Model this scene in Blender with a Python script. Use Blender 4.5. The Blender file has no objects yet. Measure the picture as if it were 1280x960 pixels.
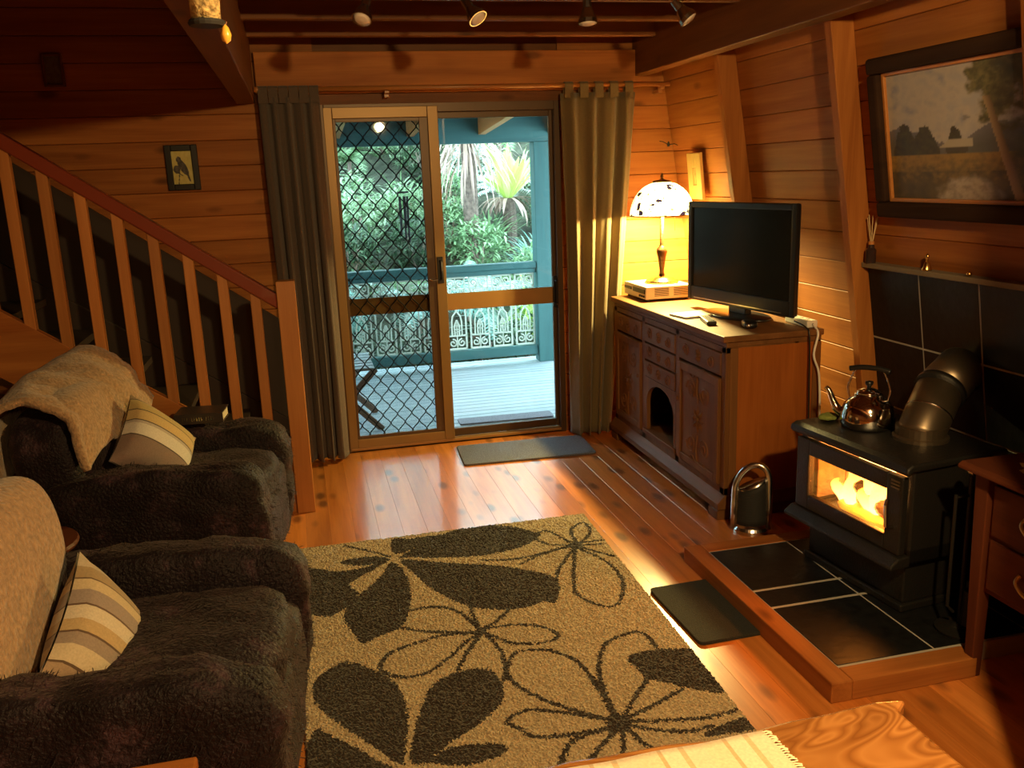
import bpy, math, random
import numpy as np
from mathutils import Vector, Matrix, noise as mnoise

S = bpy.context.scene
COL = S.collection
PI = math.pi
rad = math.radians
random.seed(7)
rng = np.random.default_rng(11)

# ---------------------------------------------------------------- camera
def make_camera():
    yaw, pitch, roll, fpx, height = rad(13.1), rad(13.35), rad(2.17), 1105.0, 1.65
    f = Vector((math.sin(yaw) * math.cos(pitch), math.cos(yaw) * math.cos(pitch), -math.sin(pitch)))
    r = Vector((math.cos(yaw), -math.sin(yaw), 0))
    d = f.cross(r)
    r2 = math.cos(roll) * r + math.sin(roll) * d
    d2 = -math.sin(roll) * r + math.cos(roll) * d
    cam = bpy.data.cameras.new('camera')
    cam.sensor_fit = 'HORIZONTAL'
    cam.sensor_width = 36
    cam.lens = 36 * fpx / 1280
    cam.clip_start = 0.02
    cam.clip_end = 200
    o = bpy.data.objects.new('camera', cam)
    m = Matrix((r2, -d2, -f)).transposed().to_4x4()
    m.translation = (0, 0, height)
    o.matrix_world = m
    COL.objects.link(o)
    S.camera = o
make_camera()

# ---------------------------------------------------------------- light
SKY_STRENGTH = 15.0
W = bpy.data.worlds.new('overcast_sky')
S.world = W
W.use_nodes = True
wb = W.node_tree.nodes['Background']
wb.inputs[0].default_value = (0.62, 0.90, 1.0, 1)
wb.inputs[1].default_value = SKY_STRENGTH

def lamp(name, loc, power, color, size=0.05):
    l = bpy.data.lights.new(name, 'POINT')
    l.energy = power
    l.color = color
    l.shadow_soft_size = size
    o = bpy.data.objects.new(name, l)
    o.location = loc
    COL.objects.link(o)
    return o
WARM = (1.0, 0.67, 0.27)
lamp('ceiling_light_by_table', (1.0, 0.45, 2.22), 215, WARM, 0.045)
lamp('ceiling_light_behind', (0.3, -1.6, 2.2), 60, WARM, 0.08)
TABLE_LAMP_POWER = 330
FIRE_POWER = 26

S.view_settings.view_transform = 'Standard'
S.view_settings.look = 'None'
S.view_settings.gamma = 1
S.view_settings.exposure = 0.0
S.cycles.max_bounces = 8
S.cycles.transparent_max_bounces = 24
S.cycles.sample_clamp_indirect = 6
S.cycles.caustics_reflective = False
S.cycles.caustics_refractive = False
S.cycles.use_denoising = True

# ---------------------------------------------------------------- materials
def new_mat(name):
    m = bpy.data.materials.new(name)
    m.use_nodes = True
    nt = m.node_tree
    return m, nt, nt.nodes['Principled BSDF']
def ramp(nt, fac, stops, interp='LINEAR'):
    n = nt.nodes.new('ShaderNodeValToRGB')
    n.color_ramp.interpolation = interp
    e = n.color_ramp.elements
    while len(e) < len(stops):
        e.new(0.5)
    for i, (p, c) in enumerate(stops):
        e[i].position = p
        e[i].color = (*c, 1)
    nt.links.new(fac, n.inputs[0])
    return n.outputs[0]
def mathn(nt, op, a, b=None):
    n = nt.nodes.new('ShaderNodeMath')
    n.operation = op
    for i, x in enumerate((a, b)):
        if x is None: continue
        if isinstance(x, (int, float)): n.inputs[i].default_value = x
        else: nt.links.new(x, n.inputs[i])
    return n.outputs[0]
def mixc(nt, fac, a, b, mode='MIX'):
    n = nt.nodes.new('ShaderNodeMix')
    n.data_type = 'RGBA'
    n.blend_type = mode
    for i, x in ((0, fac), (6, a), (7, b)):
        if isinstance(x, (int, float)): n.inputs[i].default_value = x
        elif isinstance(x, tuple): n.inputs[i].default_value = (*x, 1)
        else: nt.links.new(x, n.inputs[i])
    return n.outputs[2]
def plain(name, col, rough=0.5, metal=0.0, bump=0.0, bscale=60, var=0.0, coat=0.0, sheen=0.0, spec=0.5):
    m, nt, b = new_mat(name)
    b.inputs['Base Color'].default_value = (*col, 1)
    b.inputs['Roughness'].default_value = rough
    b.inputs['Metallic'].default_value = metal
    b.inputs['Coat Weight'].default_value = coat
    b.inputs['Sheen Weight'].default_value = sheen
    b.inputs['Specular IOR Level'].default_value = spec
    tc = nt.nodes.new('ShaderNodeTexCoord')
    nz = nt.nodes.new('ShaderNodeTexNoise')
    nz.inputs['Scale'].default_value = bscale
    nz.inputs['Detail'].default_value = 5
    nt.links.new(tc.outputs['Object'], nz.inputs['Vector'])
    if var:
        c = ramp(nt, nz.outputs[0], [(0.3, tuple(x * (1 - var) for x in col)), (0.7, tuple(min(1, x * (1 + var)) for x in col))])
        nt.links.new(c, b.inputs['Base Color'])
    if bump:
        bp = nt.nodes.new('ShaderNodeBump')
        bp.inputs['Strength'].default_value = bump
        bp.inputs['Distance'].default_value = 0.01
        nt.links.new(nz.outputs[0], bp.inputs['Height'])
        nt.links.new(bp.outputs[0], b.inputs['Normal'])
    return m
def emissive(name, col, strength):
    m, nt, b = new_mat(name)
    b.inputs['Base Color'].default_value = (*col, 1)
    b.inputs['Emission Color'].default_value = (*col, 1)
    b.inputs['Emission Strength'].default_value = strength
    return m
def wood(name, dark, light, axis='Y', rough=0.35, knots=True, coat=0.0, grain=1.0, var=0.35, knot_col=None, ks=(2.2, 5.5), kr=(.07, .16)):
    m, nt, b = new_mat(name)
    tc = nt.nodes.new('ShaderNodeTexCoord')
    oi = nt.nodes.new('ShaderNodeObjectInfo')
    off = mathn(nt, 'MULTIPLY', oi.outputs['Random'], 61.0)
    add = nt.nodes.new('ShaderNodeVectorMath')
    add.operation = 'ADD'
    nt.links.new(tc.outputs['Object'], add.inputs[0])
    nt.links.new(off, add.inputs[1])
    def mapped(lo, hi):
        mp = nt.nodes.new('ShaderNodeMapping')
        s = [hi, hi, hi]
        s['XYZ'.index(axis)] = lo
        mp.inputs['Scale'].default_value = s
        nt.links.new(add.outputs[0], mp.inputs['Vector'])
        return mp.outputs[0]
    n1 = nt.nodes.new('ShaderNodeTexNoise')
    n1.inputs['Scale'].default_value = 1
    n1.inputs['Detail'].default_value = 4
    n1.inputs['Distortion'].default_value = 0.6
    nt.links.new(mapped(1.1, 16 * grain), n1.inputs['Vector'])
    n2 = nt.nodes.new('ShaderNodeTexNoise')
    n2.inputs['Scale'].default_value = 1
    n2.inputs['Detail'].default_value = 3
    nt.links.new(mapped(4, 120 * grain), n2.inputs['Vector'])
    g = mathn(nt, 'ADD', mathn(nt, 'MULTIPLY', n1.outputs[0], 0.75), mathn(nt, 'MULTIPLY', n2.outputs[0], 0.25))
    c = ramp(nt, g, [(0.32, dark), (0.68, light)])
    if knots:
        vo = nt.nodes.new('ShaderNodeTexVoronoi')
        vo.inputs['Scale'].default_value = 1
        nt.links.new(mapped(*ks), vo.inputs['Vector'])
        k = ramp(nt, vo.outputs['Distance'], [(kr[0], (1, 1, 1)), (kr[1], (0, 0, 0))])
        kc = knot_col or tuple(x * 0.35 for x in dark)
        c = mixc(nt, mathn(nt, 'MULTIPLY', k, 0.75), c, kc)
    br = mathn(nt, 'ADD', mathn(nt, 'MULTIPLY', oi.outputs['Random'], var), 1 - var / 2)
    hv = nt.nodes.new('ShaderNodeHueSaturation')
    nt.links.new(br, hv.inputs['Value'])
    nt.links.new(c, hv.inputs['Color'])
    nt.links.new(hv.outputs[0], b.inputs['Base Color'])
    b.inputs['Roughness'].default_value = rough
    b.inputs['Coat Weight'].default_value = coat
    b.inputs['Coat Roughness'].default_value = 0.12
    if not coat: b.inputs['Specular IOR Level'].default_value = 0.18
    bp = nt.nodes.new('ShaderNodeBump')
    bp.inputs['Strength'].default_value = 0.12
    bp.inputs['Distance'].default_value = 0.004
    nt.links.new(g, bp.inputs['Height'])
    nt.links.new(bp.outputs[0], b.inputs['Normal'])
    return m
def glass_mat(name, tint=(1, 1, 1), refl=1.0):
    m, nt, b = new_mat(name)
    nt.nodes.remove(b)
    out = nt.nodes['Material Output']
    tr = nt.nodes.new('ShaderNodeBsdfTransparent')
    tr.inputs[0].default_value = (*tint, 1)
    gl = nt.nodes.new('ShaderNodeBsdfGlossy')
    gl.inputs['Roughness'].default_value = 0.02
    fr = nt.nodes.new('ShaderNodeFresnel')
    fr.inputs[0].default_value = 1.45
    mx = nt.nodes.new('ShaderNodeMixShader')
    nt.links.new(mathn(nt, 'MULTIPLY', fr.outputs[0], refl), mx.inputs[0])
    nt.links.new(tr.outputs[0], mx.inputs[1])
    nt.links.new(gl.outputs[0], mx.inputs[2])
    nt.links.new(mx.outputs[0], out.inputs[0])
    return m
def leaf_mat(name, c1, c2, trans=0.35):
    m, nt, b = new_mat(name)
    nt.nodes.remove(b)
    out = nt.nodes['Material Output']
    ge = nt.nodes.new('ShaderNodeNewGeometry')
    c = ramp(nt, ge.outputs['Random Per Island'], [(0, c1), (1, c2)])
    df = nt.nodes.new('ShaderNodeBsdfPrincipled')
    df.inputs['Roughness'].default_value = 0.4
    tl = nt.nodes.new('ShaderNodeBsdfTranslucent')
    nt.links.new(c, df.inputs['Base Color'])
    nt.links.new(c, tl.inputs[0])
    mx = nt.nodes.new('ShaderNodeMixShader')
    mx.inputs[0].default_value = trans
    nt.links.new(df.outputs[0], mx.inputs[1])
    nt.links.new(tl.outputs[0], mx.inputs[2])
    nt.links.new(mx.outputs[0], out.inputs[0])
    return m
def stripes(name, stops, axis=0, scale=1.0):
    m, nt, b = new_mat(name)
    tc = nt.nodes.new('ShaderNodeTexCoord')
    sp = nt.nodes.new('ShaderNodeSeparateXYZ')
    nt.links.new(tc.outputs['Generated'], sp.inputs[0])
    v = sp.outputs[axis]
    if scale != 1.0:
        v = mathn(nt, 'FRACT', mathn(nt, 'MULTIPLY', v, scale))
    c = ramp(nt, v, stops, 'CONSTANT')
    nz = nt.nodes.new('ShaderNodeTexNoise')
    nz.inputs['Scale'].default_value = 180
    nt.links.new(tc.outputs['Object'], nz.inputs['Vector'])
    c2 = mixc(nt, 0.25, c, ramp(nt, nz.outputs[0], [(0.3, (0.3, 0.3, 0.3)), (0.7, (1, 1, 1))]), 'MULTIPLY')
    nt.links.new(c2, b.inputs['Base Color'])
    b.inputs['Roughness'].default_value = 0.85
    b.inputs['Sheen Weight'].default_value = 0.2
    bp = nt.nodes.new('ShaderNodeBump')
    bp.inputs['Strength'].default_value = 0.3
    bp.inputs['Distance'].default_value = 0.002
    nt.links.new(nz.outputs[0], bp.inputs['Height'])
    nt.links.new(bp.outputs[0], b.inputs['Normal'])
    return m

PINE_D, PINE_L = (0.27, 0.085, 0.018), (0.44, 0.165, 0.04)
M = {}
for ax in 'XYZ':
    M['pine' + ax] = wood('pine_' + ax, PINE_D, PINE_L, ax, 0.55, True, 0.0)
    M['beam' + ax] = wood('beam_' + ax, (0.13, 0.045, 0.013), (0.20, 0.075, 0.022), ax, 0.5)
    M['rail' + ax] = wood('light_pine_' + ax, (0.36, 0.13, 0.03), (0.50, 0.21, 0.06), ax, 0.4, False, 0.1)
    M['oak' + ax] = wood('carved_oak_' + ax, (0.125, 0.053, 0.018), (0.205, 0.09, 0.031), ax, 0.6, False, 0.0, var=0.12)
    M['mahog' + ax] = wood('red_brown_wood_' + ax, (0.075, 0.020, 0.009), (0.12, 0.034, 0.014), ax, 0.5, False, 0.0, var=0.15)
    M['teal' + ax] = wood('teal_painted_wood_' + ax, (0.030, 0.085, 0.085), (0.045, 0.12, 0.115), ax, 0.5, False, var=0.1)
M['floor'] = wood('floor_boards', (0.40, 0.118, 0.019), (0.64, 0.232, 0.052), 'Y', 0.30, True, 0.5, var=0.4, ks=(4.0, 9), kr=(.13, .30), knot_col=(.09, .03, .012))
M['deck'] = wood('deck_boards', (0.20, 0.25, 0.27), (0.30, 0.36, 0.38), 'X', 0.5, False, 0.1, var=0.25)
M['redrail'] = plain('red_stain', (0.20, 0.035, 0.015), 0.3, coat=0.3)
M['black_tile'] = plain('black_slate_tile', (0.008, 0.0085, 0.009), 0.42, bump=0.15, bscale=30, var=0.4, spec=0.3)
M['grout'] = plain('pale_grout', (0.42, 0.40, 0.36), 0.9, bump=0.3, bscale=90)
M['iron'] = plain('black_cast_iron', (0.014, 0.013, 0.012), 0.45, 0.2, bump=0.25, bscale=140)
M['flue'] = plain('flue_steel', (0.20, 0.155, 0.11), 0.38, 0.85)
M['steel'] = plain('polished_steel', (0.75, 0.73, 0.70), 0.1, 1.0)
M['chrome'] = plain('satin_chrome', (0.55, 0.54, 0.52), 0.22, 1.0)
M['black_plastic'] = plain('black_plastic', (0.012, 0.012, 0.013), 0.3)
M['black_matte'] = plain('black_matte', (0.012, 0.012, 0.012), 0.75)
M['tv_screen'] = plain('dark_tv_screen', (0.010, 0.012, 0.012), 0.16)
M['bronze'] = plain('bronze_aluminium', (0.085, 0.045, 0.02), 0.4, 0.3)
M['gold_frame'] = plain('light_bronze_aluminium', (0.24, 0.14, 0.05), 0.4, 0.4)
M['midrail'] = plain('tan_aluminium', (0.36, 0.19, 0.06), 0.4, 0.3)
M['glass'] = glass_mat('window_glass')
M['silver'] = plain('silver_plastic', (0.62, 0.58, 0.50), 0.4, 0.3)
M['white_plastic'] = plain('white_plastic', (0.75, 0.74, 0.70), 0.4)
M['brass'] = plain('brass', (0.70, 0.45, 0.15), 0.25, 1.0)
M['cream_iron'] = plain('cream_cast_iron', (0.40, 0.43, 0.35), 0.6)
M['grille'] = plain('black_grille', (0.004, 0.005, 0.005), 0.7, spec=0.15)
M['mat_grey'] = plain('grey_mat', (0.13, 0.13, 0.15), 0.95, bump=0.8, bscale=220, var=0.4)
M['mat_black'] = plain('black_mat', (0.022, 0.024, 0.018), 0.95, bump=0.8, bscale=220, var=0.4)
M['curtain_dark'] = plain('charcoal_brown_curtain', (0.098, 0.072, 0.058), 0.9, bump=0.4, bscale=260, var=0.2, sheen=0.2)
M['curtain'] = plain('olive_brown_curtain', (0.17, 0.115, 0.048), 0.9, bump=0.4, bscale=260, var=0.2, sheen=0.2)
M['throw'] = plain('tan_fleece', (0.36, 0.235, 0.13), 0.95, bump=0.9, bscale=70, var=0.3, sheen=0.3)

def fur_mat():
    m, nt, b = new_mat('dark_brown_faux_fur')
    tc = nt.nodes.new('ShaderNodeTexCoord')
    n1 = nt.nodes.new('ShaderNodeTexNoise')
    n1.inputs['Scale'].default_value = 7
    n1.inputs['Detail'].default_value = 6
    n1.inputs['Roughness'].default_value = 0.7
    nt.links.new(tc.outputs['Object'], n1.inputs['Vector'])
    c = ramp(nt, n1.outputs[0], [(0.40, (0.006, 0.003, 0.0045)), (0.55, (0.013, 0.0075, 0.011)), (0.68, (0.062, 0.033, 0.046))])  # palest stop puts the plush's sheen highlights into the colour
    nt.links.new(c, b.inputs['Base Color'])
    b.inputs['Roughness'].default_value = 0.55
    b.inputs['Sheen Weight'].default_value = 0.10
    b.inputs['Specular IOR Level'].default_value = 0.25
    b.inputs['Sheen Roughness'].default_value = 0.4
    b.inputs['Sheen Tint'].default_value = (0.7, 0.55, 0.5, 1)
    n2 = nt.nodes.new('ShaderNodeTexNoise')
    n2.inputs['Scale'].default_value = 90
    n2.inputs['Detail'].default_value = 4
    nt.links.new(tc.outputs['Object'], n2.inputs['Vector'])
    bp = nt.nodes.new('ShaderNodeBump')
    bp.inputs['Strength'].default_value = 0.8
    bp.inputs['Distance'].default_value = 0.012
    nt.links.new(n2.outputs[0], bp.inputs['Height'])
    nt.links.new(bp.outputs[0], b.inputs['Normal'])
    return m
M['fur'] = fur_mat()

# ---------------------------------------------------------------- mesh helpers
class MB:
    def __init__(s): s.v, s.f, s.mi = [], [], []
    def add(s, vs, fs, mi=0, mat=None):
        o = len(s.v)
        if mat is not None: vs = [tuple(mat @ Vector(p)) for p in vs]
        s.v.extend(vs)
        for f in fs:
            s.f.append(tuple(i + o for i in f)); s.mi.append(mi)
        return s
    def box(s, lo, hi, mi=0, mat=None):
        (a, b, c), (d, e, f) = lo, hi
        vs = [(a, b, c), (d, b, c), (d, e, c), (a, e, c), (a, b, f), (d, b, f), (d, e, f), (a, e, f)]
        return s.add(vs, [(0, 3, 2, 1), (4, 5, 6, 7), (0, 1, 5, 4), (1, 2, 6, 5), (2, 3, 7, 6), (3, 0, 4, 7)], mi, mat)
    def hexa(s, vs, mi=0):
        return s.add(vs, [(0, 3, 2, 1), (4, 5, 6, 7), (0, 1, 5, 4), (1, 2, 6, 5), (2, 3, 7, 6), (3, 0, 4, 7)], mi)
    def tube(s, pts, r, n=8, mi=0, cap=True, flat=1.0):
        pts = [Vector(p) for p in pts]
        rs = r if isinstance(r, (list, tuple)) else [r] * len(pts)
        vs, fs = [], []
        prev = None
        for i, p in enumerate(pts):
            t = (pts[min(i + 1, len(pts) - 1)] - pts[max(i - 1, 0)])
            t = t.normalized() if t.length > 1e-9 else Vector((0, 0, 1))
            if prev is None:
                a = Vector((0, 0, 1)) if abs(t.z) < 0.9 else Vector((1, 0, 0))
                u = t.cross(a).normalized()
            else:
                u = (prev - t * prev.dot(t)).normalized()
            prev = u
            w = t.cross(u)
            for k in range(n):
                an = 2 * PI * k / n
                vs.append(tuple(p + rs[i] * (math.cos(an) * u + flat * math.sin(an) * w)))
        for i in range(len(pts) - 1):
            for k in range(n):
                k2 = (k + 1) % n
                fs.append((i * n + k, i * n + k2, (i + 1) * n + k2, (i + 1) * n + k))
        if cap:
            fs.append(tuple(range(n - 1, -1, -1)))
            fs.append(tuple((len(pts) - 1) * n + k for k in range(n)))
        return s.add(vs, fs, mi)
    def lathe(s, prof, c=(0, 0, 0), n=24, mi=0, sx=1, sy=1):
        vs, fs = [], []
        for r, z in prof:
            for k in range(n):
                a = 2 * PI * k / n
                vs.append((c[0] + sx * r * math.cos(a), c[1] + sy * r * math.sin(a), c[2] + z))
        for i in range(len(prof) - 1):
            for k in range(n):
                k2 = (k + 1) % n
                fs.append((i * n + k, i * n + k2, (i + 1) * n + k2, (i + 1) * n + k))
        fs.append(tuple(range(n - 1, -1, -1)))
        fs.append(tuple((len(prof) - 1) * n + k for k in range(n)))
        return s.add(vs, fs, mi)
    def prism(s, poly, a, b, axis='Y', mi=0):
        # poly in the two other axes (x,z for Y; y,z for X; x,y for Z)
        def p(u, v, w):
            return {'Y': (u, w, v), 'X': (w, u, v), 'Z': (u, v, w)}[axis]
        n = len(poly)
        vs = [p(u, v, a) for u, v in poly] + [p(u, v, b) for u, v in poly]
        fs = [tuple(range(n)), tuple(range(2 * n - 1, n - 1, -1))]
        for i in range(n):
            j = (i + 1) % n
            fs.append((i, i + n, j + n, j))
        return s.add(vs, fs, mi)
    def grid(s, fn, nu, nv, mi=0, closed_u=False):
        vs = [tuple(fn(i / (nu - (0 if closed_u else 1)), j / (nv - 1))) for j in range(nv) for i in range(nu)]
        fs = []
        for j in range(nv - 1):
            for i in range(nu if closed_u else nu - 1):
                i2 = (i + 1) % nu
                fs.append((j * nu + i, j * nu + i2, (j + 1) * nu + i2, (j + 1) * nu + i))
        return s.add(vs, fs, mi)
    def mesh(s, name, mats, smooth=False):
        me = bpy.data.meshes.new(name)
        me.from_pydata([tuple(v) for v in s.v], [], s.f)
        for m in (mats if isinstance(mats, (list, tuple)) else [mats]):
            me.materials.append(m)
        if any(s.mi): me.polygons.foreach_set('material_index', s.mi)
        if smooth: me.polygons.foreach_set('use_smooth', [True] * len(s.f))
        me.update()
        import bmesh
        bm = bmesh.new(); bm.from_mesh(me)
        bmesh.ops.recalc_face_normals(bm, faces=bm.faces)
        bm.to_mesh(me); bm.free()
        return me
    def build(s, name, mats, parent=None, smooth=False, bevel=0.0, loc=None, solid=0.0, seg=2, rot=None):
        o = link(name, s.mesh(name, mats, smooth), parent)
        if loc: o.location = loc
        if rot: o.rotation_euler = rot
        if solid:
            m = o.modifiers.new('Solidify', 'SOLIDIFY'); m.thickness = solid; m.offset = 0
        if bevel:
            m = o.modifiers.new('Bevel', 'BEVEL'); m.width = bevel; m.segments = seg; m.limit_method = 'ANGLE'
            m.angle_limit = rad(40)
        return o
def link(name, me, parent=None):
    o = bpy.data.objects.new(name, me)
    COL.objects.link(o)
    if parent: o.parent = parent
    return o
def tag(o, label, cat, group=None, kind=None):
    o['label'] = label; o['category'] = cat
    if group: o['group'] = group
    if kind: o['kind'] = kind
    return o
def thing(name, label, cat, loc=(0, 0, 0), rz=0.0, group=None):
    o = bpy.data.objects.new(name, None)
    o.empty_display_size = 0.05
    COL.objects.link(o)
    o.location = loc
    o.rotation_euler = (0, 0, rz)
    return tag(o, label, cat, group)
def struct(name, loc=(0, 0, 0)):
    o = bpy.data.objects.new(name, None)
    COL.objects.link(o); o.location = loc
    o['kind'] = 'structure'
    return o
def B(lo, hi): return MB().box(lo, hi)
def plank_mesh(name, L, w, t, axis, mat, ch=0.004):
    # board lying with its length on `axis`, chamfered long edges; cross section w (wide) x t (thick, centred)
    poly = [(-w / 2 + ch, t / 2), (w / 2 - ch, t / 2), (w / 2, t / 2 - ch), (w / 2, -t / 2), (-w / 2, -t / 2), (-w / 2, t / 2 - ch)]
    return poly
def copies(me, name, parent, locs, rot=None):
    out = []
    for p in locs:
        o = link(name, me, parent)
        o.location = p
        if rot: o.rotation_euler = rot
        out.append(o)
    return out
def dup(o, loc=None, rz=None, label=None, parent=None):
    c = o.copy(); COL.objects.link(c)
    if parent: c.parent = parent
    if loc is not None: c.location = loc
    if rz is not None: c.rotation_euler = (0, 0, rz)
    if label: c['label'] = label
    for ch in list(o.children):
        d = ch.copy(); COL.objects.link(d); d.parent = c
        for g in list(ch.children):
            e = g.copy(); COL.objects.link(e); e.parent = d
    return c
def puff(name, mat, parent, c, size, p=4.0, n=20, amp=0.0, fr=6.0, rot=None, seed=0.0, loc=None):
    # rounded cushion-like box (superellipsoid from a cube sphere) with lumpy surface
    vs, fs, idx = [], [], {}
    def key(q): return (round(q[0], 5), round(q[1], 5), round(q[2], 5))
    def vert(q):
        k = key(q)
        if k in idx: return idx[k]
        v = Vector(q)
        m = (abs(v.x) ** p + abs(v.y) ** p + abs(v.z) ** p) ** (1 / p)
        v = v / m
        idx[k] = len(vs)
        vs.append(v)
        return idx[k]
    for ax in range(3):
        for sg in (-1, 1):
            for i in range(n):
                for j in range(n):
                    qs = []
                    for a, b in ((i, j), (i + 1, j), (i + 1, j + 1), (i, j + 1)):
                        u, w = math.tan((2 * a / n - 1) * PI / 4), math.tan((2 * b / n - 1) * PI / 4)
                        q = [0, 0, 0]; q[ax] = sg; q[(ax + 1) % 3] = u; q[(ax + 2) % 3] = w
                        qs.append(vert(q))
                    fs.append(tuple(qs))
    R = rot.to_matrix() if rot else Matrix.Identity(3)
    out = []
    for v in vs:
        q = Vector((v.x * size[0] / 2, v.y * size[1] / 2, v.z * size[2] / 2))
        if amp:
            h = mnoise.fractal((q + Vector((seed, seed * 1.7, seed * .3))) * fr, 0.7, 2.0, 4)
            q = q + v.normalized() * amp * h
        out.append(tuple(R @ q + Vector(c)))
    mb = MB(); mb.add(out, fs)
    return mb.build(name, mat, parent, smooth=True, loc=loc)

# ================================================================ STRUCTURE
YB = 5.36                      # inner face of the back wall
K, X0 = 0.156, 2.62            # right wall leans inwards: x = X0 - K z
TILT = math.atan(K)
def xw(z, off=0.0): return X0 - K * z - off / math.cos(TILT)

# floor: boards along Y
fl = B((-2.7, -3.1, -0.08), (2.75, YB + 0.1, -0.021)).build('floor', M['beamY'])
fl['kind'] = 'structure'
pm = MB().prism(plank_mesh('', 8.46, 0.1131, 0.02, 'Y', None, 0.0004), -4.23, 4.23, 'Y').mesh('floor_board', M['floor'])
copies(pm, 'floor_board', fl, [(-2.64 + i * 0.1135, YB - 4.23 + 0.0, -0.010) for i in range(47)])

# back wall
wb_ = MB()
wb_.box((-2.7, YB + 0.02, -0.08), (0.17, YB + 0.12, 3.9))
wb_.box((1.60, YB + 0.02, -0.08), (2.75, YB + 0.12, 3.9))
wb_.box((0.17, YB + 0.02, 2.075), (1.60, YB + 0.12, 3.9))
wall_back = wb_.build('wall_back', M['beamX']); wall_back['kind'] = 'structure'
def board_poly(w, t, ch=0.0035):
    # (depth towards -y, height) profile of one wall board
    return [(0, -w / 2), (0, w / 2), (-t + ch, w / 2), (-t, w / 2 - ch), (-t, -w / 2 + ch), (-t + ch, -w / 2)]
ROW = 0.138
bm1 = MB().prism(board_poly(ROW - 0.002, 0.02), -1.42, 1.42, 'X').mesh('wall_board', M['pineX'])
copies(bm1, 'wall_board', wall_back, [(-1.25, YB + 0.02, 0.1 + ROW * (i + 0.5) - ROW) for i in range(28)])
bm2 = MB().prism(board_poly(ROW - 0.002, 0.02), -0.50, 0.50, 'X').mesh('wall_board_short', M['pineX'])
copies(bm2, 'wall_board', wall_back, [(2.10, YB + 0.02, 0.1 + ROW * (i + 0.5) - ROW) for i in range(18)])
B((-0.15, YB - 0.055, 2.13), (2.075, YB + 0.0, 2.352)).build('lintel_board', M['pineX'], wall_back, bevel=0.004)
B((0.10, YB - 0.02, 2.068), (1.66, YB + 0.015, 2.128)).build('architrave', M['beamX'], wall_back, bevel=0.003)

# right wall (leaning), planks along Y
wr = MB().prism([(xw(-0.1, -0.02), -0.1), (xw(2.7, -0.02), 2.7), (xw(2.7, -0.12), 2.7), (xw(-0.1, -0.12), -0.1)], -3.1, YB + 0.1, 'Y')
wall_right = wr.build('wall_right', M['beamY']); wall_right['kind'] = 'structure'
c_, s_ = math.cos(TILT), math.sin(TILT)
RS = ROW / c_
prof = [(0, -RS / 2 + .001), (0, RS / 2 - .001), (-0.017, RS / 2 - .001), (-0.02, RS / 2 - .004), (-0.02, -RS / 2 + .004), (-0.017, -RS / 2 + .001)]
bmR = MB().prism(prof, -4.23, 4.23, 'Y').mesh('wall_board_long', M['pineY'])
for i in range(19):
    z = 0.1 + ROW * (i + 0.5) - ROW
    o = link('wall_board', bmR, wall_right)
    o.location = (xw(z, -0.02), YB - 4.235, z)
    o.rotation_euler = (0, -TILT, 0)
# leaning posts
pz = 2.42
pp = [(xw(0, 0.0), 0), (xw(pz, 0.0), pz), (xw(pz, 0.105), pz), (xw(0, 0.105), 0)]
pmz = MB().prism(pp, -0.026, 0.026, 'Y').mesh('post', M['pineZ'])
for y in (4.435, 3.425, 2.40, 1.38):
    o = link('post', pmz, wall_right); o.location = (0, y, 0)
    m = o.modifiers.new('Bevel', 'BEVEL'); m.width = 0.004; m.segments = 1

# partition beyond the frame on the right (its edge throws the straight shadow on the wall)
wp = B((1.57, 1.30, -0.02), (2.42, 1.40, 2.545)).build('wall_partition', M['pineX']); wp['kind'] = 'structure'
# left and front walls, ceiling
wl = B((-2.75, -3.1, -0.08), (-2.65, YB + 0.1, 3.9)).build('wall_left', M['beamY']); wl['kind'] = 'structure'
wf = B((-2.7, -3.15, -0.08), (2.75, -3.05, 3.9)).build('wall_front', M['beamX']); wf['kind'] = 'structure'
ce = MB()
ce.box((-0.2, -3.1, 2.545), (2.75, YB + 0.1, 2.60))
ce.box((-2.75, -3.1, 3.85), (-0.15, YB + 0.1, 3.95))
ce.box((-0.26, -3.1, 2.42), (-0.2, YB + 0.02, 3.9))
ceiling = ce.build('ceiling', M['beamY']); ceiling['kind'] = 'structure'
jm = MB().box((-0.17, -0.045, 2.385), (2.08, 0.0, 2.545)).mesh('joist', M['beamX'])
for i in range(15):
    o = link('joist', jm, ceiling); o.location = (0, 5.04 - 0.505 * i, 0)
    m = o.modifiers.new('Bevel', 'BEVEL'); m.width = 0.004; m.segments = 1
B((-0.265, -3.05, 2.085), (-0.165, YB, 2.42)).build('beam', M['beamY'], ceiling, bevel=0.006)
B((2.075, -3.05, 2.205), (2.165, YB, 2.545)).build('beam', M['beamY'], ceiling, bevel=0.006)

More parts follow.
